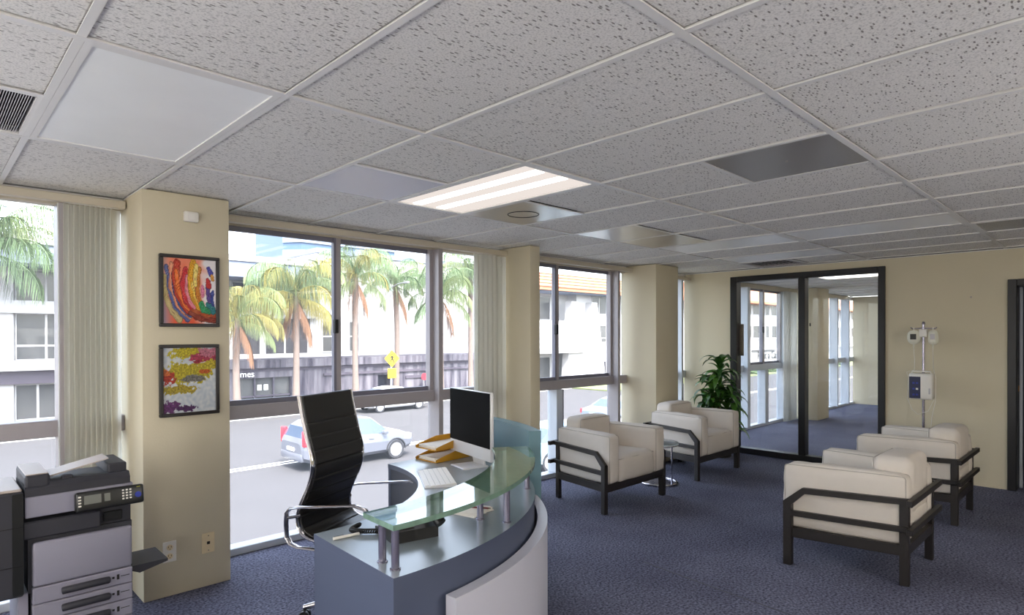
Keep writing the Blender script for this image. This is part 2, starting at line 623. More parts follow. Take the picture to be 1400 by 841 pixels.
def text(name, body, size, m, parent, loc, rot, depth=.002, bold=0.):
    cu = bpy.data.curves.new(name, 'FONT')
    cu.body = body
    cu.size = size
    cu.extrude = depth
    cu.offset = bold
    cu.materials.append(m)
    tmp = bpy.data.objects.new(name, cu)
    COL.objects.link(tmp)
    bpy.context.view_layer.update()
    me = bpy.data.meshes.new_from_object(tmp.evaluated_get(bpy.context.evaluated_depsgraph_get()))
    bpy.data.objects.remove(tmp)
    bpy.data.curves.remove(cu)
    if not me.materials: me.materials.append(m)
    o = bpy.data.objects.new(name, me)
    COL.objects.link(o)
    o.parent = parent
    o.location = loc
    o.rotation_euler = rot
    return o

# ================================================================== ROOM SHELL
CEIL = 2.413
YW = 4.48          # inner plane of the window wall
XB = 7.80          # back wall with the glass partition
XE = 15.20         # end wall of the second room
XL, YF = -3.6, -3.4   # unseen walls behind the camera

fl = structure('floor', MB().box(XL - .1, XE + .2, YF - .1, YW + .14, -.12, 0), M['carpet'])
seam = MB()
p0 = [Vector((3.56, 2.35, .0006)), Vector((3.50, 1.8, .0006)), Vector((3.46, 1.3, .0006)), Vector((3.40, .2, .0006))]
for a, b in zip(p0, p0[1:]):
    seam.bar(a, b, .012, .001)
seam.build('carpet_seam', M['desk_dark'], fl)

# walls
structure('wall_left', MB().box(XL - .12, XL, YF, YW, 0, CEIL), M['wall'])
structure('wall_front', MB().box(XL - .12, XE, YF - .12, YF, 0, CEIL), M['wall'])
bw = MB()
bw.box(XB, XB + .12, .885, 1.985, 0, CEIL)            # between door and partition
bw.box(XB, XB + .12, 3.775, YW, 0, CEIL)              # left of the partition
bw.box(XB, XB + .12, 1.985, 3.775, 2.295, CEIL)       # above the partition
bw.box(XB, XB + .12, -.15, .885, 2.075, CEIL)         # above the door
bw.box(XB, XB + .12, YF, -.15, 0, CEIL)
wall_back = structure('wall_back', bw, M['wall'])
screwmb = MB().box(XB - .004, XB, 1.18, 1.195, 1.93, 1.95)
screwmb.box(XB - .004, XB, .83 + .05, .84 + .05, 1.5, 1.503)
screwmb.build('wall_anchor', M['copier_tan'], wall_back)
structure('wall_end', MB().box(XE, XE + .12, 1.2, YW, 0, CEIL).box(XE - .12, XE, 3.25, 3.65, 0, CEIL), M['wall'])
structure('wall_inner', MB().box(XB + .12, XE, 1.30, 1.42, 0, CEIL), M['wall'])
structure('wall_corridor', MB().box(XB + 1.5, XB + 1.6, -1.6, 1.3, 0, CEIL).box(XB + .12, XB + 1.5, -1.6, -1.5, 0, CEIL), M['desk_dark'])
structure('baseboard_back', MB().box(XB - .012, XB, .945, 1.93, 0, .018), M['wall'])

pillars = []
for x0, x1, y0 in ((.943, 1.432, 4.03), (4.19, 4.325, 4.03), (6.37, 6.875, 4.03), (11.70, 12.28, 4.03)):
    p = structure('pillar', MB().rbox(x0, x1, y0, YW + .06, 0, CEIL, .006, 2), M['wall'], 30)
    pillars.append(p)

# ------------------------------------------------------------------ ceiling: T-bar grid and lay-in tiles
def gx(i): return -.265 + .61 * i
ROWS = [(-3.976, -2.756), (-2.756, -1.536), (-1.536, -.316), (-.316, .904), (.904, 2.124), (2.124, 3.344), (3.344, 4.48)]
ceil = structure('ceiling', MB().box(XL - .1, XE + .2, YF - .1, YW + .14, CEIL + .12, CEIL + .2), M['plenum'])
# what sits in which cell:  (row, i) -> list of (y0, y1, kind); missing cells carry plain tiles
R1, R2, R0 = 4, 5, 3
yA1, yA2, yA3 = .904, 2.124, 3.344
SPECIAL = {(R2, 1): [(yA2, yA3, 'light_dusty')],
           (R2, 0): [(yA2, 2.734, 'tile'), (2.734, yA3, 'louvre')],
           (R2, 3): [(yA2, 2.734, 'tile'), (2.734, yA3, 'prism')],
           (R2, 4): [(yA2, yA3, 'light_lit')],
           (R2, 5): [(yA2, 2.734, 'tile'), (2.734, yA3, 'speaker')],
           (R2, 7): [(yA2, 2.734, 'tile'), (2.734, yA3, 'steel')],
           (R2, 8): [(yA2, 2.734, 'tile'), (2.734, yA3, 'steel')],
           (R2, 9): [(yA2, yA3, 'light_off')],
           (R2, 11): [(yA2, yA3, 'light_off')],
           (R2, 12): [(yA2, 2.734, 'tile'), (2.734, yA3, 'vent')],
           (R1, 5): [(yA1, 1.514, 'steel_ribbed'), (1.514, yA2, 'tile')],
           (R1, 9): [(yA1, yA2, 'light_off')],
           (R0, 10): [(-.316, yA1, 'light_grey')],
           }
for rr, ii in ((R0, -2), (1, 1), (1, -3), (1, 5), (R2, -4), (1, 9)):  # lit ceiling fittings added out of view to brighten the room
    SPECIAL[(rr, ii)] = [(ROWS[rr][0], ROWS[rr][1], 'light_lit')]
for ii in (16, 21):
    SPECIAL[(R2, ii)] = [(yA2, yA3, 'light_lit')]
tile_mesh = {}
def tile_me(w, d):
    k = (round(w, 3), round(d, 3))
    if k not in tile_mesh:
        mb = MB()
        g = .006
        w2, d2 = w / 2 - g, d / 2 - g
        e = .008
        vs = [(-w2, -d2, .018), (w2, -d2, .018), (w2, d2, .018), (-w2, d2, .018),
              (-w2, -d2, .004), (w2, -d2, .004), (w2, d2, .004), (-w2, d2, .004),
              (-w2 + e, -d2 + e, 0), (w2 - e, -d2 + e, 0), (w2 - e, d2 - e, 0), (-w2 + e, d2 - e, 0)]
        fs = [(0, 1, 2, 3), (8, 11, 10, 9)]
        for a in (0, 4):
            fs += [(a + i, a + (i + 1) % 4, a + 4 + (i + 1) % 4, a + 4 + i) for i in range(4)]
        mb.add(vs, fs)
        tile_mesh[k] = mb.mesh('ceiling_tile', M['tile'])
    return tile_mesh[k]

lit_count = []
specials = []
rng = random.Random(3)
for r, (y0, y1) in enumerate(ROWS):
    for i in range(-6, 26):
        x0, x1 = gx(i), gx(i + 1)
        if x0 < XL - .3 or x1 > XE + .3: continue
        if r < R1 and x1 > XB + 1.7: continue
        x0, x1 = max(x0, XL), min(x1, XE)
        if x1 - x0 < .06: continue
        if x0 < XB < x1:      # the back wall cuts this column of tiles
            x1 = XB if XB - x0 > .05 else x1
        cells = SPECIAL.get((r, i), [(max(y0, YF), y1, 'tile')])
        for a, b, k in cells:
            if k == 'tile':
                inst('ceiling_tile', tile_me(x1 - x0, b - a), ceil, ((x0 + x1) / 2, (a + b) / 2, CEIL + .004 + rng.uniform(0, .004)),
                     (rng.uniform(-.002, .002), rng.uniform(-.003, .003), 0))
            else:
                specials.append((k, x0, x1, a, b, r, i))
# grid: main runners along X, cross tees along Y
for y in [b for a, b in ROWS[:-1]]:
    MB().box(XL, XB, y - .014, y + .014, CEIL - .004, CEIL + .0015).box(XL, XB, y - .002, y + .002, CEIL, CEIL + .035).build('ceiling_runner', M['tbar'], ceil)
    if y > 1.5:
        MB().box(XB + .12, XE, y - .014, y + .014, CEIL - .004, CEIL + .0015).build('ceiling_runner', M['tbar'], ceil)
tee_mesh = {}
for r, (y0, y1) in enumerate(ROWS):
    y0 = max(y0, YF)
    L = y1 - y0
    for i in range(-5, 26):
        x = gx(i)
        if x < XL or x > XE: continue
        if r < R1 and x > XB: continue
        k = round(L, 3)
        if k not in tee_mesh:
            tee_mesh[k] = MB().box(-.012, .012, -L / 2 + .014, L / 2 - .014, -.003, .0012).box(-.002, .002, -L / 2, L / 2, 0, .03).mesh('ceiling_tee', M['tbar'])
        inst('ceiling_tee', tee_mesh[k], ceil, (x, (y0 + y1) / 2, CEIL - .0005))
for (r, i), cells in SPECIAL.items():
    if len(cells) == 2:
        y = cells[0][1]
        MB().box(gx(i) + .012, gx(i + 1) - .012, y - .012, y + .012, CEIL - .003, CEIL + .001).build('ceiling_tee', M['tbar'], ceil)
# wall angle round the visible room
MB().box(XL, XB, YW - .02, YW, CEIL - .022, CEIL).box(XB - .02, XB, YF, YW, CEIL - .008, CEIL).build('ceiling_trim', M['tbar'], ceil)

# ------------------------------------------------------------------ fittings in the ceiling
def light_box(x0, x1, y0, y1, lens, label, lit=False, group=None):
    t = thing('ceiling_light', label, 'ceiling light', ((x0 + x1) / 2, (y0 + y1) / 2, CEIL), 0, group)
    w, d = (x1 - x0) / 2 - .013, (y1 - y0) / 2 - .013
    f = MB()
    f.box(-w, w, -d, -d + .022, -.004, .03).box(-w, w, d - .022, d, -.004, .03)
    f.box(-w, -w + .022, -d + .022, d - .022, -.004, .03).box(w - .022, w, -d + .022, d - .022, -.004, .03)
    f.box(-w, w, -d, d, .088, .095)
    f.build('light_frame', M['tbar'], t)
    if lit:
        MB().box(-w + .022, w - .022, -d + .022, d - .022, .004, .012).build('diffuser', lens, t)
        for sx in (-.13, .06):
            MB().rbox(sx - .035, sx + .035, -d + .05, d - .05, -.001, .004, .003, 1).build('tube', M['tube_soft'] if lens is M['lamp_soft'] else M['tube_lit'], t)
    else:
        MB().box(-w + .022, w - .022, -d + .022, d - .022, .002, .008).build('diffuser', lens, t)
    return t

place = {(R2, 1): 'large unlit ceiling light with dusty swirled lens beside the louvred vent',
         (R2, 9): 'unlit white ceiling light beside two small steel plates',
         (R2, 11): 'unlit white ceiling light nearest the slotted vent above the glass partition',
         (R1, 9): 'long unlit pale ceiling light over the pair of armchairs seen from behind',
         (R0, 10): 'dull grey unlit ceiling light at the right edge of the ceiling',
         (R2, 4): 'lit fluorescent ceiling light with two glowing tubes above the reception desk'}
for k, x0, x1, y0, y1, r, i in specials:
    if k == 'light_dusty':
        light_box(x0, x1, y0, y1, M['lens_dirty'], place[(r, i)])
    elif k == 'light_off':
        light_box(x0, x1, y0, y1, M['lens_white'], place[(r, i)])
    elif k == 'light_grey':
        light_box(x0, x1, y0, y1, M['lens_grey'], place[(r, i)])
    elif k == 'light_lit':
        if (r, i) in place:
            light_box(x0, x1, y0, y1, M['lamp_soft'], place[(r, i)], True)
        elif x0 > XB:
            light_box(x0, x1, y0, y1, M['lamp_lit'], 'lit fluorescent ceiling light in the second room, seen through the glass partition' if i == 16 else 'lit fluorescent ceiling light at the far end of the second room', True)
        else:
            light_box(x0, x1, y0, y1, M['lamp_lit'], 'added fill light in a ceiling fitting behind the photographer', True, 'added ceiling fill lights behind the photographer')
    elif k == 'prism':
        t = thing('ceiling_light', 'small square unlit ceiling light with prismatic lens beside the lit one', 'ceiling light', ((x0 + x1) / 2, (y0 + y1) / 2, CEIL))
        MB().box(-.29, .29, -.29, .29, -.001, .006).build('diffuser', M['lens_blue'], t)
        MB().box(-.293, .293, -.293, .293, .006, .05).build('light_frame', M['tbar'], t)
    elif k in ('steel', 'steel_ribbed', 'speaker'):
        if k == 'steel':
            lab = ('bluish reflective steel ceiling plate next to the white light strip' if i == 8 else 'bright reflective steel ceiling plate, nearer the lit light of the two plain ones')
        elif k == 'speaker':
            lab = 'square steel ceiling plate with a round ring beside the lit light'
        else:
            lab = 'dark ribbed reflective ceiling panel with a bright glare, alone over the carpet'
        t = thing('ceiling_panel', lab, 'ceiling panel', ((x0 + x1) / 2, (y0 + y1) / 2, CEIL))
        MB().rbox(-.29, .29, -.29, .29, -.001, .012, .003, 1).build('plate', M['steel_ribbed'] if k == 'steel_ribbed' else M['steel'], t)
        if k == 'speaker':
            MB().tube([(.11 * cos(a * pi / 16), .11 * sin(a * pi / 16), -.001) for a in range(32)], .004, 6, 0, True).build('ring', M['black'], t)
        if k == 'steel_ribbed':
            MB().lathe([(.004, -.006), (.008, -.003), (.008, 0)], n=10).build('screw', M['steel'], t)
    elif k == 'louvre':
        t = thing('ceiling_vent', 'louvred ceiling vent with close parallel slats left of the large dusty light', 'vent', ((x0 + x1) / 2, (y0 + y1) / 2, CEIL))
        MB().box(-.29, .29, -.29, .29, .03, .04).build('backing', M['vent_dark'], t)
        f = MB().box(-.293, .293, -.293, -.28, -.002, .03).box(-.293, .293, .28, .293, -.002, .03).box(-.293, -.28, -.28, .28, -.002, .03).box(.28, .293, -.28, .28, -.002, .03)
        f.build('vent_frame', M['tbar'], t)
        sm = MB().bar((0, -.28, .012), (0, .28, .012), .0022, .014).mesh('slat', M['vent_white'])
        for q in range(70):
            inst('slat', sm, t, (-.272 + q * .0078, 0, 0), (0, .3, 0))
    elif k == 'vent':
        t = thing('ceiling_vent', 'slotted grey ceiling vent close to the wall above the glass partition', 'vent', ((x0 + x1) / 2, (y0 + y1) / 2, CEIL))
        MB().box(-.29, .29, -.29, .29, .02, .03).build('backing', M['vent_dark'], t)
        f = MB().box(-.293, .293, -.293, -.25, -.004, .02).box(-.293, .293, .25, .293, -.004, .02).box(-.293, -.25, -.25, .25, -.004, .02).box(.25, .293, -.25, .25, -.004, .02)
        f.build('vent_frame', M['vent_white'], t)
        sm = MB().bar((-.25, 0, .006), (.25, 0, .006), .02, .003).mesh('slat', M['vent_white'])
        for q in range(8):
            inst('slat', sm, t, (0, -.21 + q * .06, 0), (.6, 0, 0))


# fill lights shaped as globe floor lamps, added out of view for brightness
M['globe'] = mat_emit('fill_globe_glow', (252, 250, 248), 6.0)
for k, (lx, ly) in enumerate(((-.9, -.5), (3.0, -1.6), (-1.6, 2.4), (-2.6, .4))):
    t = thing('fill_lamp', 'added fill light, a glowing white globe on a stand behind the photographer', 'lamp', (lx, ly, 0), 0, 'added globe fill lights behind the photographer')
    MB().lathe([(.16, 0), (.16, .02), (.02, .035), (.014, .05), (.014, 1.1), (.05, 1.11), (.05, 1.13)], n=20).build('base', M['satin'], t, 40)
    MB().lathe([(.25 * sin(pi * q / 14) + .001, 1.37 - .25 * cos(pi * q / 14)) for q in range(15)], n=24).build('globe', M['globe'], t, 60)

# ------------------------------------------------------------------ windows (glazing plane y = YW .. YW + .08)
def vbar(win, name, x0, x1, z0, z1, y0=YW, y1=YW + .07, m='alu'):
    return MB().rbox(x0, x1, y0, y1, z0, z1, .004, 1).build(name, M[m], win)

def pane(win, x0, x1, z0, z1, y=YW + .035):
    return MB().box(x0, x1, y - .003, y + .003, z0, z1).build('pane', M['glass'], win)

Z_T0, Z_T1, Z_H = .96, 1.06, 2.335     # transom bottom and top, underside of the head
def window(n, x0, x1, mull=(), sash=None, low=(), latch=None, fm='alu'):
    """mull: full-height mullions (x0, x1); sash: (xl, xr, xm0, xm1) sliding pair above the transom; low: mullions below it"""
    w = struct_empty('window_%d' % n)
    vbar(w, 'head', x0, x1, Z_H, CEIL, YW - .005, YW + .08, 'beige_rail')
    vbar(w, 'transom', x0, x1, Z_T0, Z_T1, YW - .03, YW + .07, fm)
    vbar(w, 'sill', x0, x1, 0, .05, YW - .03, YW + .08, 'alu_pale')
    edges = [x0] + [m for ab in mull for m in ab] + [x1]
    for a, b in mull:
        vbar(w, 'mullion', a, b, .05, Z_H, YW - .10, YW + .07, fm)
    for a, b in zip(edges[0::2], edges[1::2]):
        if sash and a <= sash[0] + .05 and b >= sash[1] - .05:
            xm0, xm1 = sash[2], sash[3]
            f = .036
            s = MB()
            for (p, q, yo) in ((a, xm0 + .03, .0), (xm1 - .03, b, .03)):
                s.box(p, q, YW - .01 + yo, YW + .02 + yo, Z_T1, Z_T1 + f).box(p, q, YW - .01 + yo, YW + .02 + yo, Z_H - f, Z_H)
                pane(w, p + f * .6, q - f * .6, Z_T1 + f * .6, Z_H - f * .6, YW + .005 + yo)
            s.build('sash_rail', M['alu_dark'], w)
            MB().box(xm0, xm0 + .02, YW - .02, YW + .02, Z_T1, Z_H).build('meeting_stile', M['alu_dark'], w)
            MB().box(xm0 + .02, xm1, YW - .012, YW + .05, Z_T1, Z_H).build('meeting_stile', M['alu'], w)
            MB().box(a, a + .03, YW - .01, YW + .02, Z_T1, Z_H).build('stile', M['alu'], w)
            MB().box(b - .035, b, YW - .012, YW + .05, Z_T1, Z_H).build('stile', M['alu'], w)
            if latch:
                MB().rbox(xm0 - .006, xm0 + .026, YW - .05, YW - .012, latch - .055, latch + .055, .006, 2).build('latch', M['slot'], w)
        else:
            pane(w, a, b, Z_T1, Z_H)
    # below the transom
    lows = sorted(list(low) + list(mull))
    edges = [x0] + [m for ab in lows for m in ab] + [x1]
    for a, b in low:
        vbar(w, 'mullion', a, b, .05, Z_T0, YW - .07, YW + .07, 'alu_pale')
        MB().box(b - .004, b + .012, YW - .072, YW + .06, .05, Z_T0).build('gasket', M['alu_dark'], w)
    for a, b in zip(edges[0::2], edges[1::2]):
        if b - a > .02:
            pane(w, a, b, .05, Z_T0)
    return w

window(1, XL, .943, mull=((.60, .628),))
window(2, 1.432, 4.19, mull=((3.368, 3.418),), sash=(1.432, 3.368, 2.385, 2.45), latch=1.63)
window(3, 4.325, 6.37, mull=((6.085, 6.135),), sash=(4.325, 6.085, 5.03, 5.10), low=((5.00, 5.10),), latch=1.62)
window(4, 6.875, XB, mull=((7.57, 7.62),), fm='alu_pale')
window(5, XB + .12, 11.70, mull=((9.62, 9.72), (11.16, 11.22)), sash=(9.72, 11.16, 10.36, 10.46), low=((10.36, 10.47),), latch=1.65, fm='alu_pale')
window(6, 12.28, XE, mull=((13.88, 13.93), (14.60, 14.65)), fm='alu_pale')
structure('wall_facade', MB().box(XL, XE, YW + .1, YW + .3, CEIL, 3.3).box(XL, XE, YW + .1, YW + .3, -2.95, -.02), M['stucco'])

# vertical blinds: each vane a part
def blind(label, xs, y, z0, z1, angs, rail0, rail1, tall):
    b = thing('vertical_blind', label, 'blind', (xs[0], y, 0))
    X0 = xs[0]
    MB().rbox(rail0 - X0, rail1 - X0, -.025, .03, 2.338, 2.385, .004, 1).build('head_rail', M['beige_rail'], b)
    for x, a in zip(xs, angs):
        mb = MB()
        n = 6
        w = .089
        vs = []
        for k in range(n + 1):
            u = (k / n - .5)
            cx = u * w
            cy = .012 * (1 - 4 * u * u)
            vs += [(cx, cy, z0), (cx, cy, z1), (cx, cy + .0012, z0), (cx, cy + .0012, z1)]
        fs = []
        for k in range(n):
            p = 4 * k
            fs += [(p, p + 4, p + 5, p + 1), (p + 2, p + 3, p + 7, p + 6), (p, p + 2, p + 6, p + 4), (p + 1, p + 5, p + 7, p + 3)]
        fs += [(0, 1, 3, 2), (4 * n, 4 * n + 2, 4 * n + 3, 4 * n + 1)]
        mb.add(vs, fs)
        o = mb.build('vane', M['vane'], b, 60)
        o.location = (x - X0, 0, 0)
        o.rotation_euler = (0, 0, radians(a))
    return b
n1 = 11
blind('stack of cream vertical blind vanes behind the photocopier', [.640 + .0245 * k for k in range(n1)], YW - .10, .02, 2.33,
      [0] + [14 + (k * 37 % 34) for k in range(1, n1)], XL, .935, True)
blind('stack of pale vertical blind vanes beside the pillar behind the monitor', [3.80 + .027 * k for k in range(14)], YW - .12, .03, 2.33,
      [14 - (k * 29 % 52) for k in range(14)], 1.44, 4.185, True)
t = thing('blind_rail', 'beige blind head rail with no vanes over the window behind the armchairs', 'blind', (4.335, YW - .1, 0))
MB().rbox(0, 2.03, -.025, .03, 2.338, 2.385, .004, 1).build('head_rail', M['beige_rail'], t)
t = thing('blind_rail', 'short beige blind head rail in the slit window beside the partition', 'blind', (6.885, YW - .1, 0))
MB().rbox(0, .9, -.025, .03, 2.32, 2.36, .004, 1).build('head_rail', M['beige_rail'], t)
# curtains in the second room
cur = thing('curtain', 'beige curtain hanging beside the window of the second room', 'curtain', (11.0, YW - .14, 0))
pts = [(k * .012, .03 * sin(k * 1.05)) for k in range(46)]
mb = MB()
mb.add([(x, y, z) for z in (.02, 2.33) for x, y in pts], [(k, k + 1, 46 + k + 1, 46 + k) for k in range(45)])
cm = mb.build('drape', M['vane'], cur, 60, False)
mod = cm.modifiers.new('thick', 'SOLIDIFY')
mod.thickness = .004

# ------------------------------------------------------------------ glass partition and doorway
g = tag(struct_empty('window_7'), kind='structure')
PX0, PX1 = XB - .03, XB + .1
for nm, y0, y1, z0, z1 in (('jamb', 1.965, 2.035, 0, 2.325), ('jamb', 3.69, 3.78, 0, 2.325), ('mullion', 2.825, 2.905, .075, 2.255),
                           ('head', 2.035, 3.69, 2.255, 2.325), ('threshold', 2.035, 3.69, 0, .075)):
    MB().rbox(PX0, PX1, y0, y1, z0, z1, .004, 1).build(nm, M['black_frame'], g)
MB().box(XB + .03, XB + .038, 2.035, 2.825, .075, 2.255).build('pane', M['part_glass'], g)
MB().box(XB + .03, XB + .038, 2.905, 3.69, .075, 2.255).build('pane', M['part_glass'], g)
MB().rbox(XB + .045, XB + .08, 3.64, 3.69, 1.28, 1.70, .006, 2).build('handle', mat('bronze_handle', (104, 88, 78), .4, .5), g)
MB().rbox(XB + .02, XB + .03, 2.775, 2.79, 1.66, 1.70, .003, 1).build('lock', M['black_frame'], g)
d = struct_empty('door_1')
for nm, y0, y1, z0, z1 in (('jamb', .82, .89, 0, 2.10), ('jamb', -.155, -.09, 0, 2.10), ('head', -.09, .82, 2.035, 2.10)):
    MB().rbox(XB - .03, XB + .14, y0, y1, z0, z1, .004, 1).build(nm, M['black_frame'], d)
MB().rbox(XB + .14, XB + .18, .79, .815, 0.01, 2.03, .003, 1).build('door_edge', mat('pale_door_edge', (170, 178, 186), .5), d)
MB().rbox(XB + .12, XB + .145, .815, .825, .98, 1.04, .003, 1).build('strike_plate', mat('brass', (170, 120, 60), .35, .8), d)
from mathutils import noise as mnoise

# ------------------------------------------------------------------ small things on the near pillar
def painting(label, x0, x1, z0, z1, fn, nx=100, ny=130):
    t = thing('painting', label, 'painting', ((x0 + x1) / 2, 4.03, (z0 + z1) / 2))
    w, h, f = (x1 - x0) / 2, (z1 - z0) / 2, .02
    fr = MB()
    fr.rbox(-w, w, -.028, 0, h - f, h, .003, 1).rbox(-w, w, -.028, 0, -h, -h + f, .003, 1)
    fr.rbox(-w, -w + f, -.028, 0, -h + f, h - f, .003, 1).rbox(w - f, w, -.028, 0, -h + f, h - f, .003, 1)
    fr.build('picture_frame', M['frame_dark'], t)
    vs, fs, cs = [], [], []
    for j in range(ny + 1):
        for i in range(nx + 1):
            u, v = i / nx, j / ny
            vs.append((-w + f + u * 2 * (w - f), -.016, -h + f + v * 2 * (h - f)))
            cs.append(fn(u, v))
    for j in range(ny):
        for i in range(nx):
            a = j * (nx + 1) + i
            fs.append((a, a + 1, a + nx + 2, a + nx + 1))
    me = MB().add(vs, fs).mesh('canvas', M['pigment'], False, False)
    at = me.color_attributes.new('pigment', 'FLOAT_COLOR', 'POINT')
    for k, c in enumerate(cs):
        at.data[k].color = lin(c) + (1,)
    inst('canvas', me, t)
    return t

def mixc(a, b, t):
    t = max(0, min(1, t))
    return tuple(x + (y - x) * t for x, y in zip(a, b))

def pseg(u, v, pts):
    best = 9
    bt = 0
    for k in range(len(pts) - 1):
        ax, ay = pts[k]
        bx, by = pts[k + 1]
        dx, dy = bx - ax, by - ay
        L = dx * dx + dy * dy
        q = 0 if L == 0 else max(0, min(1, ((u - ax) * dx + (v - ay) * dy) / L))
        d = math.hypot(u - ax - q * dx, v - ay - q * dy)
        if d < best:
            best = d
            bt = (k + q) / (len(pts) - 1)
    return best, bt

STROKES = [
    ([(.06, .86), (.10, .55), (.22, .25), (.45, .06)], (70, 84, 150), .035), ([(.02, .7), (.05, .4), (.16, .18), (.3, .06)], (200, 180, 120), .04),
    ([(.15, .9), (.15, .55), (.28, .26), (.5, .1)], (232, 150, 110), .035), ([(.18, .75), (.22, .45), (.36, .22), (.5, .12)], (40, 70, 140), .028),
    ([(.26, .92), (.22, .7), (.28, .45), (.45, .22), (.7, .12), (.98, .09)], (196, 44, 20), .055), ([(.24, .8), (.28, .5), (.42, .26), (.66, .14)], (240, 110, 30), .03),
    ([(.42, .82), (.36, .6), (.42, .38), (.58, .2)], (214, 40, 50), .045), ([(.45, .72), (.44, .5), (.5, .34), (.6, .24)], (232, 130, 150), .03),
    ([(.56, .95), (.5, .7), (.54, .45), (.66, .25)], (236, 170, 20), .045), ([(.54, .62), (.6, .4), (.7, .26)], (250, 214, 90), .02),
    ([(.68, .85), (.63, .6), (.66, .4), (.74, .24)], (206, 120, 24), .035), ([(.62, .9), (.6, .75), (.6, .6)], (248, 226, 120), .03),
    ([(.5, .16), (.7, .08), (.97, .05)], (130, 34, 14), .035), ([(.55, .2), (.8, .13), (.98, .14)], (176, 70, 20), .025),
    ([(.72, .3), (.76, .22), (.86, .2)], (30, 150, 90), .045), ([(.84, .3), (.92, .26), (.95, .2)], (24, 120, 130), .04),
    ([(.86, .66), (.84, .5), (.88, .36)], (74, 50, 130), .035), ([(.94, .5), (.92, .38), (.94, .3)], (40, 60, 150), .025),
    ([(.84, .68), (.86, .6)], (200, 40, 40), .04), ([(.86, .86), (.9, .8)], (70, 70, 170), .04), ([(.93, .76), (.94, .7)], (230, 160, 60), .025),
    ([(.74, .58), (.74, .44)], (232, 130, 170), .025)]

def art_sweep(u, v):
    q = mnoise.noise((u * 9, v * 9, 0)) * .02
    base = mixc((232, 96, 60), (238, 150, 120), v - .2 + q * 10)
    base = mixc(base, (236, 230, 232), (u - .62 + q * 5) * 5)
    base = mixc(base, (150, 160, 190), (.22 - u - v * .1) * 4) if v < .6 else mixc(base, (220, 190, 180), (.16 - u) * 5)
    c = base
    for pts, col, w in STROKES:
        d, tt = pseg(u + q * .5, v + q * .5, pts)
        ww = w * (1.3 + .5 * mnoise.noise((tt * 5, w * 90, 3)) + .25 * mnoise.noise((u * 40, v * 24, 5)))
        if d < ww:
            k = mnoise.noise((d * 190, tt * 5, w * 77))
            cc = mixc(col, (255, 240, 214), .55 * max(0, k)) if k > 0 else mixc(col, (60, 20, 20), .75 * -k)
            c = mixc(cc, tuple(x * .45 for x in col), max(0, d / ww - .62) * 1.6)
    return c

def art_clouds(u, v):
    n1 = mnoise.noise((u * 5, v * 7, 4))
    n2 = mnoise.noise((u * 16, v * 18, 9))
    n3 = mnoise.noise((u * 34, v * 40, 2))
    c = mixc((176, 186, 196), (206, 208, 208), .5 + n2)
    def blob(cx, cy, rx, ry, col, k=0.):
        nonlocal c
        d = math.hypot((u - cx) / rx, (v - cy) / ry) + n1 * .5 + n2 * .45 + n3 * .3
        if d < 1 - k:
            c = mixc(col, tuple(x * .62 for x in col), .5 + n3 * .9)
    blob(.45, .92, .3, .1, (214, 196, 40))
    blob(.78, .84, .34, .09, (190, 60, 90))
    blob(.9, .93, .2, .07, (214, 130, 150))
    blob(.42, .62, .5, .16, (206, 188, 44))
    blob(.85, .72, .25, .08, (212, 192, 50))
    blob(.3, .36, .34, .07, (190, 168, 50))
    blob(.08, .55, .14, .12, (196, 60, 40))
    blob(.06, .62, .09, .06, (226, 120, 60))
    blob(.64, .78, .1, .03, (170, 40, 60))
    blob(.78, .62, .1, .03, (214, 100, 30))
    blob(.1, .1, .18, .1, (112, 54, 116))
    blob(.42, .06, .2, .05, (84, 40, 96))
    blob(.55, .52, .2, .05, (130, 126, 120))
    return c

painting('framed abstract of sweeping red, orange and blue brush strokes, upper one on the pillar', 1.029, 1.364, 1.61, 2.042, art_sweep)
painting('framed abstract of yellow and crimson patches on pale grey, lower one on the pillar', 1.027, 1.361, 1.073, 1.503, art_clouds)
t = thing('motion_sensor', 'small white plastic sensor box high on the pillar above the paintings', 'sensor', (1.204, 4.03, 2.278))
MB().rbox(-.041, .041, -.03, 0, -.031, .031, .008, 2).build('housing', M['plastic_white'], t, 40)
MB().rbox(-.022, .022, -.033, -.029, -.02, .02, .004, 2).build('cover', M['plastic_white'], t)
t = thing('power_outlet', 'white double power outlet low on the pillar beside the copier tray', 'outlet', (1.08, 4.03, .268))
MB().rbox(-.037, .037, -.007, 0, -.062, .062, .004, 2).build('cover_plate', M['plastic_white'], t)
for sz in (-.026, .026):
    o = MB().lathe([(.017, -.0095), (.017, -.006)], (0, sz), 16, 0, 'y').build('socket', M['plastic_ivory'], t)
    MB().box(-.009, -.006, -.0105, -.009, sz - .001, sz + .008).box(.006, .009, -.0105, -.009, sz - .001, sz + .008).box(-.002, .002, -.0105, -.009, sz - .011, sz - .007).build('slot', M['slot'], o)
t = thing('data_jack', 'ivory wall plate with one dark jack low on the pillar', 'wall plate', (1.297, 4.03, .27))
MB().rbox(-.037, .037, -.007, 0, -.062, .062, .004, 2).build('cover_plate', M['plastic_ivory'], t)
MB().rbox(-.009, .009, -.0095, -.006, -.008, .010, .002, 1).build('jack', M['slot'], t)
MB().lathe([(.003, -.008), (.003, -.006)], (0, .045), 8, 0, 'y').lathe([(.003, -.008), (.003, -.006)], (0, -.045), 8, 0, 'y').build('screw', M['satin'], t)

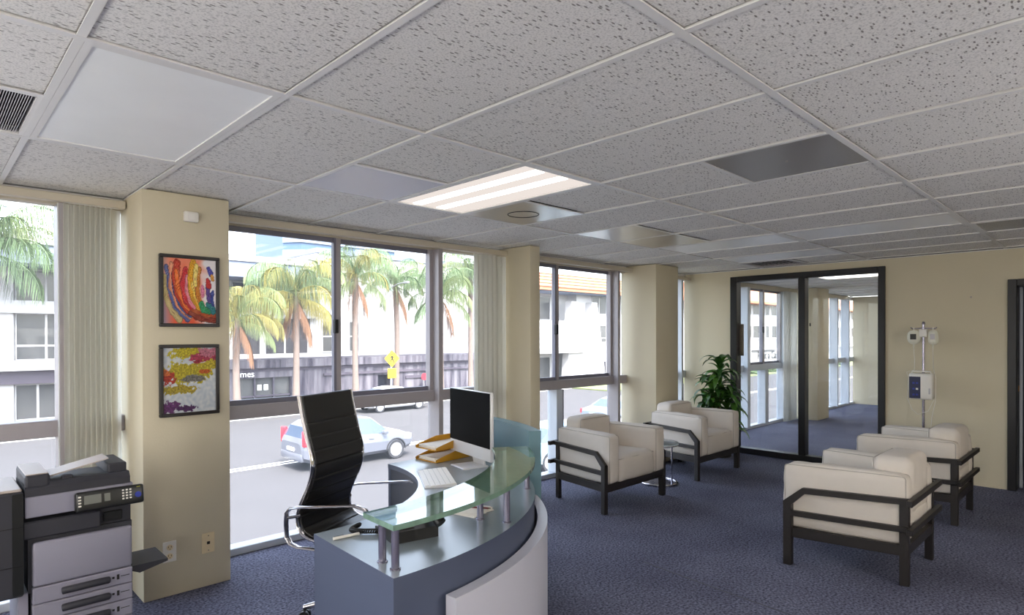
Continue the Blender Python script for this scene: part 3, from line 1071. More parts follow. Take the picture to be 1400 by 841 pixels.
# ------------------------------------------------------------------ reception desk
DC = Vector((1.19, 3.25, 0))
RI, RO = .925, 1.54
A0, A1 = -92.4, 1.5
desk = thing('reception_desk', 'curved grey reception desk with a green glass shelf and a white front panel', 'desk', (DC.x, DC.y, 0))
O = (0, 0)
MB().arc(O, RI, RO, A0, A1, .722, .75, 64, 1, 0).build('worktop', [M['desk_top'], M['desk_body']], desk, 40)
MB().arc(O, RO - .03, RO - .004, A0 + .6, A1, 0, .721, 64).build('front_panel', M['desk_body'], desk, 40)
MB().arc(O, RI + .004, RI + .024, A0 + .6, A1, .02, .721, 48).build('inner_panel', M['desk_dark'], desk, 40)
for a in (A0, A1):
    ar = radians(a)
    d = Vector((cos(ar), sin(ar), 0))
    n = Vector((-sin(ar), cos(ar), 0)) * (.012 if a == A0 else -.012)
    MB().bar(d * (RI + .002) + n + Vector((0, 0, .3605)), d * (RO - .002) + n + Vector((0, 0, .3605)), .022, .721).build('end_panel', M['desk_body'], desk)
MB().arc(O, RI + .03, RO - .035, A0 + 1.5, A1 - 1.5, .40, .42, 40).build('inner_shelf', M['desk_dark'], desk)
MB().arc(O, RO + .012, RO + .062, -84.5, -31.5, .03, .635, 56).build('curved_front_panel', M['desk_white'], desk, 40)['label'] = 'white curved front panel'
MB().arc(O, RO - .002, RO + .012, -80, -36, .2, .5, 40).build('spacer', M['slot'], desk, 40)
MB().arc(O, RO + .022, RO + .095, -31, 3.5, 0, 1.0, 36).build('privacy_screen', M['teal'], desk, 40)['label'] = 'tall teal grey end screen'
gl = MB().arc(O, 1.335, RO, A0, -33, .906, .925, 64, 1, 0)
gl.build('glass_shelf', [M['shelf_glass'], M['shelf_edge']], desk, 40)
for a, r in ((-90.6, 1.475), (-90.4, 1.385), (-65.5, 1.50), (-65.5, 1.375), (-43, 1.50), (-43, 1.375)):
    ar = radians(a)
    p = (r * cos(ar), r * sin(ar))
    post = MB().lathe([(.014, .7505), (.014, .9055)], p, 18).build('post', M['satin'], desk, 60)
    MB().lathe([(.019, .7502), (.019, .754), (.0145, .756)], p, 18).build('collar', M['satin'], post, 60)

DT = .75
# pen
t = thing('pen', 'slim white ballpoint pen at the near corner of the reception desk', 'pen', (1.23, 2.19, DT), radians(-8))
MB().tube([(-.062, 0, .0062), (.045, 0, .0062)], .006, 12).build('barrel', M['plastic_white'], t, 60)
MB().tube([(.045, 0, .0062), (.066, 0, .006)], [.006, .0015], 12).build('tip', M['chrome'], t, 60)
MB().bar((-.06, 0, .0135), (-.02, 0, .0135), .003, .002).build('clip', M['chrome'], t)
# telephone
t = thing('desk_telephone', 'black desk telephone with curly cord under the glass shelf', 'telephone', (1.42, 2.065, DT), radians(168))
ph = MB().prism([(-.10, 0), (.10, 0), (.10, .044), (.06, .052), (-.10, .022)], -.095, .095, 'yz')
ph.map(lambda x, y, z: (x, y, z)).build('base', M['black'], t)
hs = MB().tube([(-.085, -.10, .045), (-.078, -.095, .062), (-.076, -.05, .070), (-.078, .04, .080), (-.085, .10, .080), (-.095, .125, .058)], [.022, .024, .016, .016, .024, .022], 12)
hs.build('handset', M['black'], t, 60)
km = MB().rbox(-.006, .006, -.005, .005, 0, .005, .0015, 1).mesh('key', M['plastic_white'])
for r in range(4):
    for c in range(3):
        yy = -.06 + r * .026
        inst('key', km, t, (-.005 + c * .022, yy, .022 + (yy + .1) * .1875 - .0005), (.185, 0, 0))
MB().rbox(.0, .08, .045, .085, .049, .0525, .002, 1).build('display', M['lcd'], t)
cord = []
for k in range(300):
    u = k / 299
    a = u * pi * 1.15 + .2
    cx, cy = .125 + .06 * sin(a), -.12 + .13 * (u - .4)
    th = u * 2 * pi * 26
    cord.append((cx + .009 * cos(th), cy + .004 * sin(th), .0145 + .009 * sin(th)))
MB().tube(cord, .0032, 6).build('coiled_cord', M['black'], t, 60)
# papers and pencil under the glass
def torn(w, d, n, seed):
    r = random.Random(seed)
    pts = [(-w, d), (-w, -d * .7)]
    for k in range(n + 1):
        pts.append((-w + 2 * w * k / n, -d - r.uniform(-.008, .008)))
    pts += [(w, -d * .7), (w, d)]
    return pts
t = thing('notepad', 'torn white papers lying under the glass shelf in front of the keyboard', 'paper', (1.80, 2.145, DT), radians(18))
for k in range(5):
    o = MB().prism(torn(.075 - .002 * k, .10, 10, k), .0005 + k * .0022, .0023 + k * .0022).build('sheet', M['paper'], t)
    o.rotation_euler = (0, 0, radians(-6 + 4 * k))
t = thing('pencil', 'dark red pencil lying on the torn white papers', 'pencil', (1.83, 2.11, DT + .0122), radians(-58))
MB().tube([(-.06, 0, .004), (.06, 0, .004)], .004, 6).build('shaft', M['pencil'], t)
MB().tube([(.06, 0, .004), (.075, 0, .004)], [.004, .0006], 6).build('point', M['stem'], t)
# keyboard
t = thing('keyboard', 'slim white computer keyboard on the grey desk', 'keyboard', (2.085, 2.74, DT), math.atan2(-.38, -.223))
MB().prism([(-.085, 0), (.085, 0), (.085, .016), (-.085, .006)], -.205, .205, 'yz').map(lambda x, y, z: (x, y, z)).build('base', M['alu_bright'], t)
km = {}
for r in range(6):
    y = -.068 + r * .0272
    zt = .006 + (y + .085) / .17 * .010
    widths = [.0225] * 17 if r else [.03, .03, .03, .15, .03, .03, .0225, .0225, .0225]
    tot = sum(widths) + .0018 * (len(widths) - 1)
    x = -tot / 2
    for w in widths:
        k = round(w, 4)
        if k not in km:
            km[k] = MB().box(-w / 2, w / 2, -.0122, .0122, 0, .004).mesh('key', M['plastic_white'])
        inst('key', km[k], t, (x + w / 2, y, zt), (radians(3.4), 0, 0))
        x += w + .0018
# monitor
p0, p1 = Vector((2.40, 2.62)), Vector((2.50, 3.11))
mc = (p0 + p1) / 2
dv = (p1 - p0).normalized()
t = thing('computer_monitor', 'silver all in one computer with a dark blank screen on the reception desk', 'monitor', (mc.x, mc.y, DT), math.atan2(dv.y, dv.x))
# local x runs along the screen, -y... faces the chair
w, zb, zt = .255, .062, .468
sc_in = 1
MB().rbox(-w, w, -.012, .014, zb, zt, .006, 2).build('housing', M['alu_bright'], t, 40)
FY = -1
MB().box(-w + .004, w - .004, .0142, .0165, zb + .078, zt - .004).build('screen', M['screen'], t)
st = MB().prism([(-.07, 0.004), (.09, .004), (.09, .0), (-.07, 0)], -.085, .085, 'yz')
st.rbox(-.085, .085, -.075, .10, 0, .007, .003, 1)
st.build('foot', M['alu_bright'], t)
MB().prism([(-.065, .006), (-.055, .006), (-.012, .2), (-.024, .2)], -.07, .07, 'yz').build('neck', M['alu_bright'], t)
# letter tray
t = thing('letter_tray', 'amber letter tray holding white papers beside the monitor', 'letter tray', (2.50, 3.18, DT), radians(3))
for k, zz in enumerate((0, .075)):
    dz = zz
    f = MB().box(-.17, .17, -.10, .10, dz + .001, dz + .005)
    f.prism([(-.17, dz + .004), (.17, dz + .004), (.17, dz + .058), (.0, dz + .058), (-.13, dz + .03), (-.17, dz + .018)], -.104, -.10, 'xz')
    f.prism([(-.17, dz + .004), (.17, dz + .004), (.17, dz + .058), (.0, dz + .058), (-.13, dz + .03), (-.17, dz + .018)], .10, .104, 'xz')
    f.box(.166, .17, -.10, .10, dz + .005, dz + .058)
    if k:
        f.box(.13, .165, -.103, -.099, .058, .077).box(.13, .165, .099, .103, .058, .077)
    f.build('tray', M['orange_tray'], t)
for k, zz in enumerate((0, .075)):
    p = thing('paper_stack', 'white papers lying in the upper amber tray' if k else 'white papers lying in the lower amber tray', 'papers', (2.495, 3.18, DT + zz + .005), radians(3))
    for q in range(4):
        o = MB().box(-.15, .145, -.088, .088, .0006 + q * .005, .0048 + q * .005).build('sheet', M['paper'], p)
        o.rotation_euler = (0, 0, radians((-2, 3, -4, 2)[q]))

# ------------------------------------------------------------------ office chair
def office_chair():
    t = thing('office_chair', 'black high-back ribbed leather office chair with chrome arms behind the reception desk', 'office chair', (1.775, 2.93, 0), math.atan2(-.9, .42) - pi / 2)
    prof = [(-.285, 1.235), (-.268, 1.15), (-.235, 1.02), (-.205, .92), (-.20, .85), (-.222, .77), (-.262, .69), (-.292, .62), (-.295, .56), (-.268, .508), (-.2, .482), (-.08, .478), (.06, .488), (.16, .502), (.215, .502), (.245, .478), (.25, .45)]
    # Catmull-Rom resample
    P = [Vector((a, b)) for a, b in prof]
    fine = []
    for k in range(len(P) - 1):
        a, b, c, d = P[max(k - 1, 0)], P[k], P[k + 1], P[min(k + 2, len(P) - 1)]
        for q in range(14):
            u = q / 14
            fine.append(.5 * ((2 * b) + (c - a) * u + (2 * a - 5 * b + 4 * c - d) * u * u + (3 * b - a - 3 * c + d) * u ** 3))
    fine.append(P[-1])
    L = [0]
    for a, b in zip(fine, fine[1:]): L.append(L[-1] + (b - a).length)
    seams = [0, .155] + [.155 + .0735 * k for k in range(1, 30)]
    def bulge(s):
        for a, b in zip(seams, seams[1:]):
            if a <= s <= b:
                return .0085 * min(1, 2.6 * math.sqrt(max(0, sin(pi * (s - a) / (b - a)))) )
        return .006
    tot = L[-1]
    W2 = .213
    ns = 220
    def at_s(s):
        for k in range(len(L) - 1):
            if L[k + 1] >= s:
                u = (s - L[k]) / max(1e-6, L[k + 1] - L[k])
                p = fine[k].lerp(fine[k + 1], u)
                tg = (fine[k + 1] - fine[k]).normalized()
                return p, tg
        return fine[-1], (fine[-1] - fine[-2]).normalized()
    def sheet(s0, s1, n):
        vs, fs = [], []
        cols = [-1, -.985, -.6, 0, .6, .985, 1]
        for k in range(n + 1):
            s = s0 + (s1 - s0) * k / n
            p, tg = at_s(s)
            nn = Vector((-tg.y, tg.x))      # towards the sitter
            b = bulge(s)
            for side in (1, -1):
                for c in cols:
                    e = (.004 + b) if abs(c) < .99 else .003
                    q = p + nn * e * side
                    vs.append((c * W2, q.x, q.y))
        m = len(cols)
        for k in range(n):
            for sd in (0, 1):
                for c in range(m - 1):
                    a = k * 2 * m + sd * m + c
                    fs.append((a, a + 1, a + 2 * m + 1, a + 2 * m))
            a = k * 2 * m
            for c in (0, m - 1):
                fs.append((a + c, a + m + c, a + 3 * m + c, a + 2 * m + c))
        for k in (0, n):
            a = k * 2 * m
            for c in range(m - 1):
                fs.append((a + c, a + c + 1, a + m + c + 1, a + m + c))
        return MB().add(vs, fs)
    sb = .80
    sheet(0, sb, 130).build('backrest', M['leather'], t, 50)
    sheet(sb, tot, 90).build('seat', M['leather'], t, 50)
    for sx in (-1, 1):
        path = [(sx * .222, *at_s(tot * k / 70)[0]) for k in range(71)]
        MB().tube(path, .010, 8, 0, False, .018).build('side_rail', M['chrome'], t, 60)
        x = sx * .275
        ring = [(.10, .702), (.155, .69), (.185, .655), (.18, .60), (.165, .53), (.13, .478), (.05, .462), (-.1, .455), (-.25, .452), (-.30, .465), (-.325, .50), (-.33, .57), (-.325, .625), (-.30, .652), (-.25, .662), (-.1, .68), (.02, .694)]
        ar = MB().tube([(x, a, b) for a, b in ring], .017, 10, 0, True, .008).build('armrest', M['chrome'], t, 60)
        MB().tube([(x, -.14, .456), (sx * .222, -.14, .478)], .010, 8).build('bracket', M['chrome'], ar, 60)
        MB().tube([(x, -.325, .60), (sx * .222, -.285, .60)], .010, 8).build('bracket', M['chrome'], ar, 60)
    for yy, zz in ((-.287, 1.225), (-.19, .465), (.1, .478)):
        MB().tube([(-.222, yy, zz), (.222, yy, zz)], .009, 8).build('cross_bar', M['chrome'], t, 60)
    MB().rbox(-.09, .09, -.16, .10, .425, .462, .01, 2).build('tilt_mechanism', M['satin'], t)
    MB().lathe([(.03, .13), (.03, .26), (.022, .265), (.022, .43)], (0, -.03), 16).build('column', M['black'], t, 40)
    for k in range(5):
        a = radians(90 + 72 * k + 61.7)
        d = Vector((cos(a), sin(a), 0))
        c = Vector((0, -.03, 0))
        leg = MB().tube([c + d * .02 + Vector((0, 0, .12)), c + d * .2 + Vector((0, 0, .105)), c + d * .33 + Vector((0, 0, .075))], [.024, .019, .013], 10).build('base_arm', M['chrome'], t, 60)
        cs = MB()
        pc = c + d * .325
        ax = Vector((-d.y, d.x, 0))
        for sd in (-1, 1):
            o = pc + ax * sd * .016
            cs.tube([o - ax * .009 + Vector((0, 0, .03)), o + ax * .009 + Vector((0, 0, .03))], .0295, 14)
        cs.tube([pc + Vector((0, 0, .03)), pc + Vector((0, 0, .072))], .008, 8)
        cs.build('caster', M['black'], leg, 40)
    return t
office_chair()

# ------------------------------------------------------------------ armchairs
def taper(x, y, z):
    return (x * (1 - .25 * max(-.15, min(1.15, (y + .32) / .64))), y, z)

def cushion(x0, x1, y0, y1, z0, z1, puff=.02, rad=.035, seed=0, cuts=14):
    bm = bmesh.new()
    bmesh.ops.create_cube(bm, size=2)
    bmesh.ops.subdivide_edges(bm, edges=bm.edges[:], cuts=cuts, use_grid_fill=True)
    h = Vector(((x1 - x0) / 2, (y1 - y0) / 2, (z1 - z0) / 2))
    c = Vector(((x0 + x1) / 2, (y0 + y1) / 2, (z0 + z1) / 2))
    out = []
    for v in bm.verts:
        u = v.co.copy()
        p = Vector((u.x * h.x, u.y * h.y, u.z * h.z))
        inner = Vector([max(-(h[i] - rad), min(h[i] - rad, p[i])) for i in range(3)])
        d = p - inner
        n = d.normalized() if d.length > 1e-6 else Vector((0, 0, 1))
        q = inner + n * rad
        # puff: bulge every face outwards at its middle
        b = Vector((0, 0, 0))
        for i in range(3):
            if abs(abs(u[i]) - 1) < 1e-4:
                a1, a2 = [k for k in range(3) if k != i]
                b[i] += math.copysign(puff * (1 - u[a1] ** 2) ** .8 * (1 - u[a2] ** 2) ** .8, u[i])
        w = mnoise.noise(Vector((q.x * 9 + seed, q.y * 9, q.z * 9))) * .006 + mnoise.noise(Vector((q.x * 26, q.y * 26 + seed, q.z * 26))) * .0018
        out.append(c + q + b + n * w)
    fs = [[v.index for v in f.verts] for f in bm.faces]
    bm.free()
    return MB().add(out, fs)

def seam_loop(ax, val, a0, a1, b0, b1, r=.004, inset=.02):
    a0, a1, b0, b1 = a0 + inset, a1 - inset, b0 + inset, b1 - inset
    c = .018
    pts2 = []
    for (cx, cy, st) in ((a1 - c, b1 - c, 0), (a0 + c, b1 - c, 90), (a0 + c, b0 + c, 180), (a1 - c, b0 + c, 270)):
        for k in range(4):
            an = radians(st + 30 * k)
            pts2.append((cx + c * cos(an), cy + c * sin(an)))
    def P(a, b):
        return (val, a, b) if ax == 'x' else ((a, val, b) if ax == 'y' else (a, b, val))
    return MB().tube([P(a, b) for a, b in pts2], r, 6, 0, True)

def armchair(label, x, y, rz):
    t = thing('armchair', label, 'armchair', (x, y, 0), rz, 'matching armchairs in the waiting area')
    mw = M['black_wood']
    def B(mb, name, m=mw, sm=False, par=None):
        return mb.map(taper).build(name, m, par or t, sm)
    for sx in (-1, 1):
        xs = sorted((sx * .435, sx * .485))
        B(MB().rbox(xs[0], xs[1], -.35, -.30, 0, .425, .004, 1), 'leg')
        xr = sorted((sx * .40, sx * .455))
        B(MB().rbox(xr[0], xr[1], .30, .35, 0, .535, .004, 1), 'leg')
        xo = sorted((sx * .448, sx * .484))
        pr = [(-.35, .405), (-.35, .43), (-.235, .53), (.375, .545), (.375, .508), (-.22, .493), (-.305, .405)]
        B(MB().prism(pr, xo[0], xo[1], 'yz'), 'arm_rail')
        B(MB().rbox(xo[0], xo[1], -.32, .375, .335, .37, .003, 1), 'side_rail')
        B(MB().rbox(min(sx * .42, sx * .46), max(sx * .42, sx * .46), -.31, .33, .185, .25, .003, 1), 'apron')
    B(MB().rbox(-.46, .46, -.345, -.31, .185, .25, .003, 1), 'apron')
    B(MB().rbox(-.44, .44, .31, .345, .185, .25, .003, 1), 'apron')
    MB().rbox(-.41, .41, .352, .385, .508, .545, .003, 1).build('back_rail', mw, t)
    MB().rbox(-.41, .41, .352, .385, .335, .37, .003, 1).build('back_rail', mw, t)
    MB().rbox(-.3, .3, -.3, .3, .222, .238, .003, 1).build('seat_base', mw, t)
    for sx in (-1, 1):
        xs = sorted((sx * .285, sx * .435))
        c = B(cushion(xs[0], xs[1], -.365, .335, .252, .675, .014, .035, sx * 3 + x), 'arm_cushion', M['linen'], 60)
        for ed in (xs[0] + .012, xs[1] - .012):
            B(seam_loop('x', ed, -.365, .335, .252, .675, .0035, .006), 'piping', M['piping'], 60, c)
    c = B(cushion(-.282, .282, -.36, .14, .245, .47, .018, .04, 5 + x), 'seat_cushion', M['linen'], 60)
    B(seam_loop('z', .452, -.282, .282, -.36, .14, .0035, .008), 'piping', M['piping'], 60, c)
    c = B(cushion(-.29, .29, .12, .335, .40, .765, .012, .045, 9 + y), 'back_cushion', M['linen'], 60)
    B(seam_loop('y', .128, -.29, .29, .40, .765, .0035, .012), 'piping', M['piping'], 60, c)
    B(cushion(-.30, .30, .20, .335, .25, .44, .01, .04, 2), 'lumbar_cushion', M['linen'], 60)
    return t
armchair('off-white armchair with black wooden frame in front of the low window, nearest the reception desk', 4.73, 3.545, 0)
armchair('off-white armchair with black wooden frame beside the leafy plant', 6.415, 3.59, 0)
armchair('off-white armchair seen from behind, closest to the camera of the pair by the bare wall', 4.69, 1.32, pi)
armchair('off-white armchair seen from behind, in front of the drip stand', 6.36, 1.35, pi)

# side table
t = thing('side_table', 'small round glass side table on a chrome ring between two armchairs', 'side table', (5.60, 3.52, 0))
MB().lathe([(.205, .415), (.21, .42), (.21, .428), (.205, .432)], n=40).build('table_top', M['table_glass'], t, 40)
MB().tube([(.2 * cos(k * pi / 24), .2 * sin(k * pi / 24), .408) for k in range(48)], .009, 8, 0, True).build('top_ring', M['chrome'], t, 60)
MB().tube([(.19 * cos(k * pi / 24), .19 * sin(k * pi / 24), .011) for k in range(48)], .011, 8, 0, True).build('base_ring', M['chrome'], t, 60)
MB().lathe([(.185, .002), (.185, .010)], n=40).build('base_plate', M['satin'], t, 40)
for k in range(3):
    a = radians(20 + 120 * k)
    MB().tube([(.185 * cos(a), .185 * sin(a), .012), (.185 * cos(a), .185 * sin(a), .408)], .009, 8).build('leg', M['chrome'], t, 60)

# ------------------------------------------------------------------ plant
def leaf_mesh(L, w, droop, fold, m):
    vs, fs = [], []
    n = 7
    a = .7
    x = z = 0
    for k in range(n + 1):
        u = k / n
        hw = w * (sin(pi * min(1, u * .93 + .07)) ** .75) * (1 - .25 * u) if k < n else .001
        vs += [(x, -hw, z + hw * fold), (x, 0, z), (x, hw, z + hw * fold)]
        x += L / n * cos(a)
        z += L / n * sin(a)
        a -= droop / n
    for k in range(n):
        p = 3 * k
        fs += [(p, p + 1, p + 4, p + 3), (p + 1, p + 2, p + 5, p + 4)]
    return MB().add(vs, fs).mesh('leaf', m, 80, False)
plant = thing('potted_plant', 'leafy green corn plant standing in the corner beside the glass partition', 'plant', (7.40, 3.74, 0))
MB().lathe([(.13, 0), (.14, .01), (.17, .26), (.175, .3), (.16, .3), (.15, .27)], n=24).build('pot', M['pot'], plant, 40)
MB().lathe([(.15, .262), (.15, .272), (.02, .28)], n=20).build('soil', M['soil'], plant)
lm = [leaf_mesh(.32, .046, 2.5, .5, M['leaf']), leaf_mesh(.27, .042, 2.0, .45, M['leaf_dark']), leaf_mesh(.23, .038, 1.6, .5, M['leaf']), leaf_mesh(.33, .044, 2.9, .4, M['leaf_dark'])]
pr = random.Random(11)
for (sx, sy, h) in ((0, 0, 1.22), (-.07, .06, .98), (.07, -.05, .82), (.03, .08, .64)):
    MB().tube([(sx * .6, sy * .6, .26), (sx, sy, h * .55), (sx * 1.2, sy * 1.2, h - .08)], [.016, .014, .010], 8).build('cane', M['stem'], plant, 60)
    for k in range(46):
        hh = h - .50 * (k / 46) ** 1.1
        a = k * 2.4 + pr.uniform(-.3, .3)
        inst('leaf', pr.choice(lm), plant, (sx * 1.2 + .012 * cos(a), sy * 1.2 + .012 * sin(a), hh - .06),
             (pr.uniform(-.2, .2), pr.uniform(-.9, .25) * (1 - k / 60) - .05 if k > 6 else -.7, a), pr.uniform(.85, 1.2))

# ------------------------------------------------------------------ drip stand
IX, IY = 7.52, 1.545
t = thing('drip_stand', 'grey metal drip stand on five legs against the bare wall', 'drip stand', (IX, IY, 0))
MB().tube([(0, 0, .05), (0, 0, 1.66)], .0125, 12).build('pole', M['satin'], t, 60)
MB().tube([(-.0, -.115, 1.63), (0, -.10, 1.615), (0, 0, 1.622), (0, .10, 1.615), (0, .115, 1.63)], .006, 8).build('hook_bar', M['satin'], t, 60)
MB().rbox(-.03, .03, -.035, .035, 1.53, 1.61, .008, 2).build('clamp_block', M['plastic_white'], t)
MB().lathe([(.012, 1.66), (.017, 1.665), (.01, 1.69)], n=10).build('finial', M['satin'], t)
for k in range(5):
    a = radians(72 * k + 10)
    lg = MB().tube([(0, 0, .10), (.22 * cos(a), .22 * sin(a), .055)], [.014, .010], 8).build('leg', M['satin'], t, 60)
    MB().lathe([(.012, 0), (.022, .012), (.022, .03), (.008, .05)], (.215 * cos(a), .215 * sin(a)), 12).build('caster', M['black'], lg, 60)
t = thing('infusion_pump', 'white infusion pump with a navy front panel clamped to the drip stand', 'infusion pump', (IX - .075, IY, .885))
MB().rbox(-.055, .055, -.105, .105, 0, .27, .02, 3).build('housing', M['plastic_white'], t, 40)
MB().rbox(-.0575, -.054, .0, .10, .012, .235, .004, 1).build('front_panel', M['bluepanel'], t)
for k in range(6):
    MB().rbox(-.0600, -.057, .02 + .03 * (k % 2), .04 + .03 * (k % 2), .04 + .06 * (k // 2), .058 + .06 * (k // 2), .001, 1).build('button', M['blue_button'] if k != 2 else M['plastic_white'], t)
MB().tube([(-.02, -.085, .262), (-.02, -.08, .29), (-.02, .08, .29), (-.02, .085, .262)], .008, 8).build('carry_handle', M['plastic_white'], t, 60)
MB().rbox(-.058, -.054, -.085, -.07, .06, .12, .002, 1).build('door_latch', M['vent_white'], t)
def drip_bag(label, y, wid, hgt, round_, z, labcol, tube_pts):
    t = thing('drip_bag', label, 'drip bag', (IX - .012, y, z))
    c = cushion(-.016, .016, -wid / 2, wid / 2, -hgt, -.012, .008, .014, 4, 8)
    if round_:
        c.map(lambda a, b, h: (a, b * (1 - .35 * abs(2 * (h + hgt / 2) / hgt) ** 3), h))
    c.build('pouch', M['soft_plastic'], t, 60)
    MB().rbox(-.0265, -.0235, -wid * .26, wid * .26, -hgt * .7, -hgt * .3, .001, 1).build('label', M[labcol], t)
    MB().tube([(0, 0, -.02), (0, 0, .012), (.008, 0, .022)], .004, 6).build('hanger', M['plastic_white'], t)
    MB().tube([(0, 0, -hgt), (0, 0, -hgt - .05)], [.008, .005], 8).build('drip_chamber', M['soft_plastic'], t, 60)
    MB().tube(tube_pts, .0026, 6).build('line', M['plastic_white'], t, 60)
drip_bag('rounded clear drip bag hanging from the left arm of the drip stand', IY + .085, .105, .145, True, 1.605, 'label_dark',
         [(0, 0, -.19), (-.01, -.01, -.32), (-.02, -.01, -.42), (-.06, .05, -.445), (-.075, .115 - .085, -.5), (-.075, .04, -.72), (-.07, 0, -.83), (-.06, -.05, -.88), (-.06, -.14, -.84), (-.06, -.19, -.72)])
drip_bag('square drip bag with a grey label hanging from the right arm of the drip stand', IY - .085, .075, .145, False, 1.605, 'vent_white',
         [(0, 0, -.19), (0, -.002, -.4), (-.02, -.03, -.5), (-.05, -.03, -.74), (-.05, .0, -.9), (-.02, .03, -1.25), (-.01, .05, -1.4)])

# ------------------------------------------------------------------ photocopier
t = thing('photocopier', 'grey and charcoal floor-standing photocopier with paper drawers beside the pillar', 'photocopier', (.34, 3.27, 0))
wd, dp = .385, .34
MB().box(.0, wd, .03, dp, .03, .69).build('body', M['copier_dark'], t)
MB().rbox(.012, wd - .004, 0, .032, .4825, .672, .012, 3).build('front_door', M['copier_grey'], t, 40)
for k in range(5):
    z1 = .48 - .074 * k
    dr = MB().rbox(.012, wd - .004, 0, .032, z1 - .071, z1, .004, 1).build('drawer', M['copier_grey'], t)
    MB().tube([(.115, -.004, z1 - .036), (.125, -.008, z1 - .034), (.275, -.008, z1 - .034), (.285, -.004, z1 - .036)], .0155, 10).build('handle', M['copier_dark'], dr, 60)
    MB().box(.318, .328, -.0008, .0, z1 - .045, z1 - .022).box(.333, .368, -.0008, 0, z1 - .034, z1 - .031).box(.300, .309, -.0008, 0, z1 - .038, z1 - .029).build('marking', M['slot'], dr)
MB().rbox(-.02, .26, .005, dp, .69, .765, .006, 1).build('output_bay', M['copier_dark'], t)
MB().box(.26, wd, .05, dp, .69, .78).build('output_bay', M['copier_dark'], t)
MB().rbox(.275, .35, .04, .05, .70, .745, .003, 1).build('vent_panel', M['copier_black'], t)
sc = MB().rbox(-.012, wd, .0, dp + .01, .782, .873, .006, 2).build('scanner', M['copier_grey'], t)
# control panel, tilted towards the user and overhanging on the right
cp = MB().rbox(.0, .262, -.05, .0, 0, .085, .010, 3).build('control_panel', M['copier_black'], t, 40)
cp.location = (.158, .0, .775)
cp.rotation_euler = (radians(-9), 0, 0)
def onp(mb, name, m): return mb.build(name, m, cp)
onp(MB().box(.03, .094, -.0515, -.05, .03, .068), 'display', M['lcd'])
onp(MB().box(.106, .128, -.0515, -.05, .032, .066), 'display', M['lcd'])
bm_ = MB().rbox(-.0042, .0042, -.0535, -.05, -.0034, .0034, .001, 1).mesh('button', M['plastic_white'])
for r in range(4):
    for c in range(3):
        inst('button', bm_, cp, (.178 + c * .0145, 0, .068 - r * .0125))
    inst('button', bm_, cp, (.014, 0, .065 - r * .013), (0, 0, 0), (1.3, 1, 1))
onp(MB().lathe([(.013, -.054), (.013, -.05)], (.237, .04), 16, 0, 'y'), 'start_button', M['blue_button'])
onp(MB().box(.232, .246, -.0512, -.05, .073, .077), 'indicator', mat('olive_indicator', (150, 150, 40), .4))
# document feeder
fd = MB().prism([(0, .873), (dp - .02, .873), (dp - .02, .91), (.02, .925), (0, .905)], -.012, wd - .012, 'yz').build('document_feeder', M['copier_dark'], t)
MB().rbox(-.012, .075, .005, dp - .03, .905, .962, .010, 2).build('feeder_head', M['copier_dark'], fd)
MB().rbox(-.008, .07, .012, dp - .035, .9605, .966, .002, 1).build('feeder_lid', M['copier_tan'], fd)
MB().rbox(.295, wd - .012, .06, dp - .02, .915, .962, .008, 2).build('feeder_end', M['copier_dark'], fd)
tr = MB().prism([(.075, .935), (.30, .985), (.30, .990), (.075, .942)], .06, .20, 'xz').build('input_tray', M['copier_tan'], fd)
MB().rbox(.12, .16, .03, .06, .915, .94, .004, 1).build('paper_guide', M['copier_dark'], fd)
# finisher on the left, bypass tray on the right
fn = MB().rbox(-.42, -.018, -.01, dp - .02, .46, .90, .008, 2).build('finisher', M['copier_dark'], t)
MB().rbox(-.42, -.022, .0, dp - .02, .899, .912, .004, 1).build('finisher_lid', M['copier_tan'], fn)
MB().box(-.42, -.018, -.012, -.0095, .752, .755).build('panel_gap', M['slot'], fn)
MB().box(-.42, -.018, -.012, -.0095, .59, .593).build('panel_gap', M['slot'], fn)
MB().box(-.055, -.018, -.0115, -.0098, .47, .895).build('panel_gap', M['copier_black'], fn)
MB().rbox(-.035, .012, .03, dp, .0, .46, .004, 1).build('finisher_stand', M['copier_grey'], t)
MB().rbox(-.42, -.39, .06, dp - .05, .0, .46, .004, 1).build('finisher_stand', M['copier_grey'], t)
MB().box(.02, wd - .02, .05, dp - .02, 0, .035).build('plinth', M['black'], t)
by = MB().prism([(wd, .45), (wd + .03, .435), (wd + .15, .462), (wd + .15, .474), (wd, .474)], .02, .24, 'xz').build('bypass_tray', M['copier_dark'], t)

# ================================================================== OUTSIDE (the street lies 2.95 m below the floor)
GZ = -2.95
structure('road', MB().box(-60, 160, 7.5, 33.8, GZ - .3, GZ), M['asphalt'])
structure('sidewalk', MB().box(-60, 160, YW + .3, 7.5, GZ - .3, GZ + .14).box(-60, 160, 33.8, 36.9, GZ - .3, GZ + .14), M['concrete'])
structure('driveway', MB().box(-60, 160, 36.9, 75, GZ - .3, GZ + .10), M['concrete'])
structure('land', MB().box(-300, 400, 75, 420, GZ - .5, GZ), M['concrete'])
structure('kerb', MB().box(-60, 160, 33.62, 33.8, GZ, GZ + .17).box(-60, 160, 7.5, 7.68, GZ, GZ + .17), M['stucco'])
structure('road_marking', MB().box(-60, 160, 20.95, 21.07, GZ, GZ + .005).box(-60, 160, 21.3, 21.42, GZ, GZ + .005).box(-60, 160, 12.0, 12.1, GZ, GZ + .005), M['line_white'])
tag(MB().box(40, 120, 29.5, 33.6, GZ, GZ + .10).build('verge', M['grass']), kind='structure')

def part(name, mb, m, par, sm=False): return mb.build(name, M[m], par, sm)

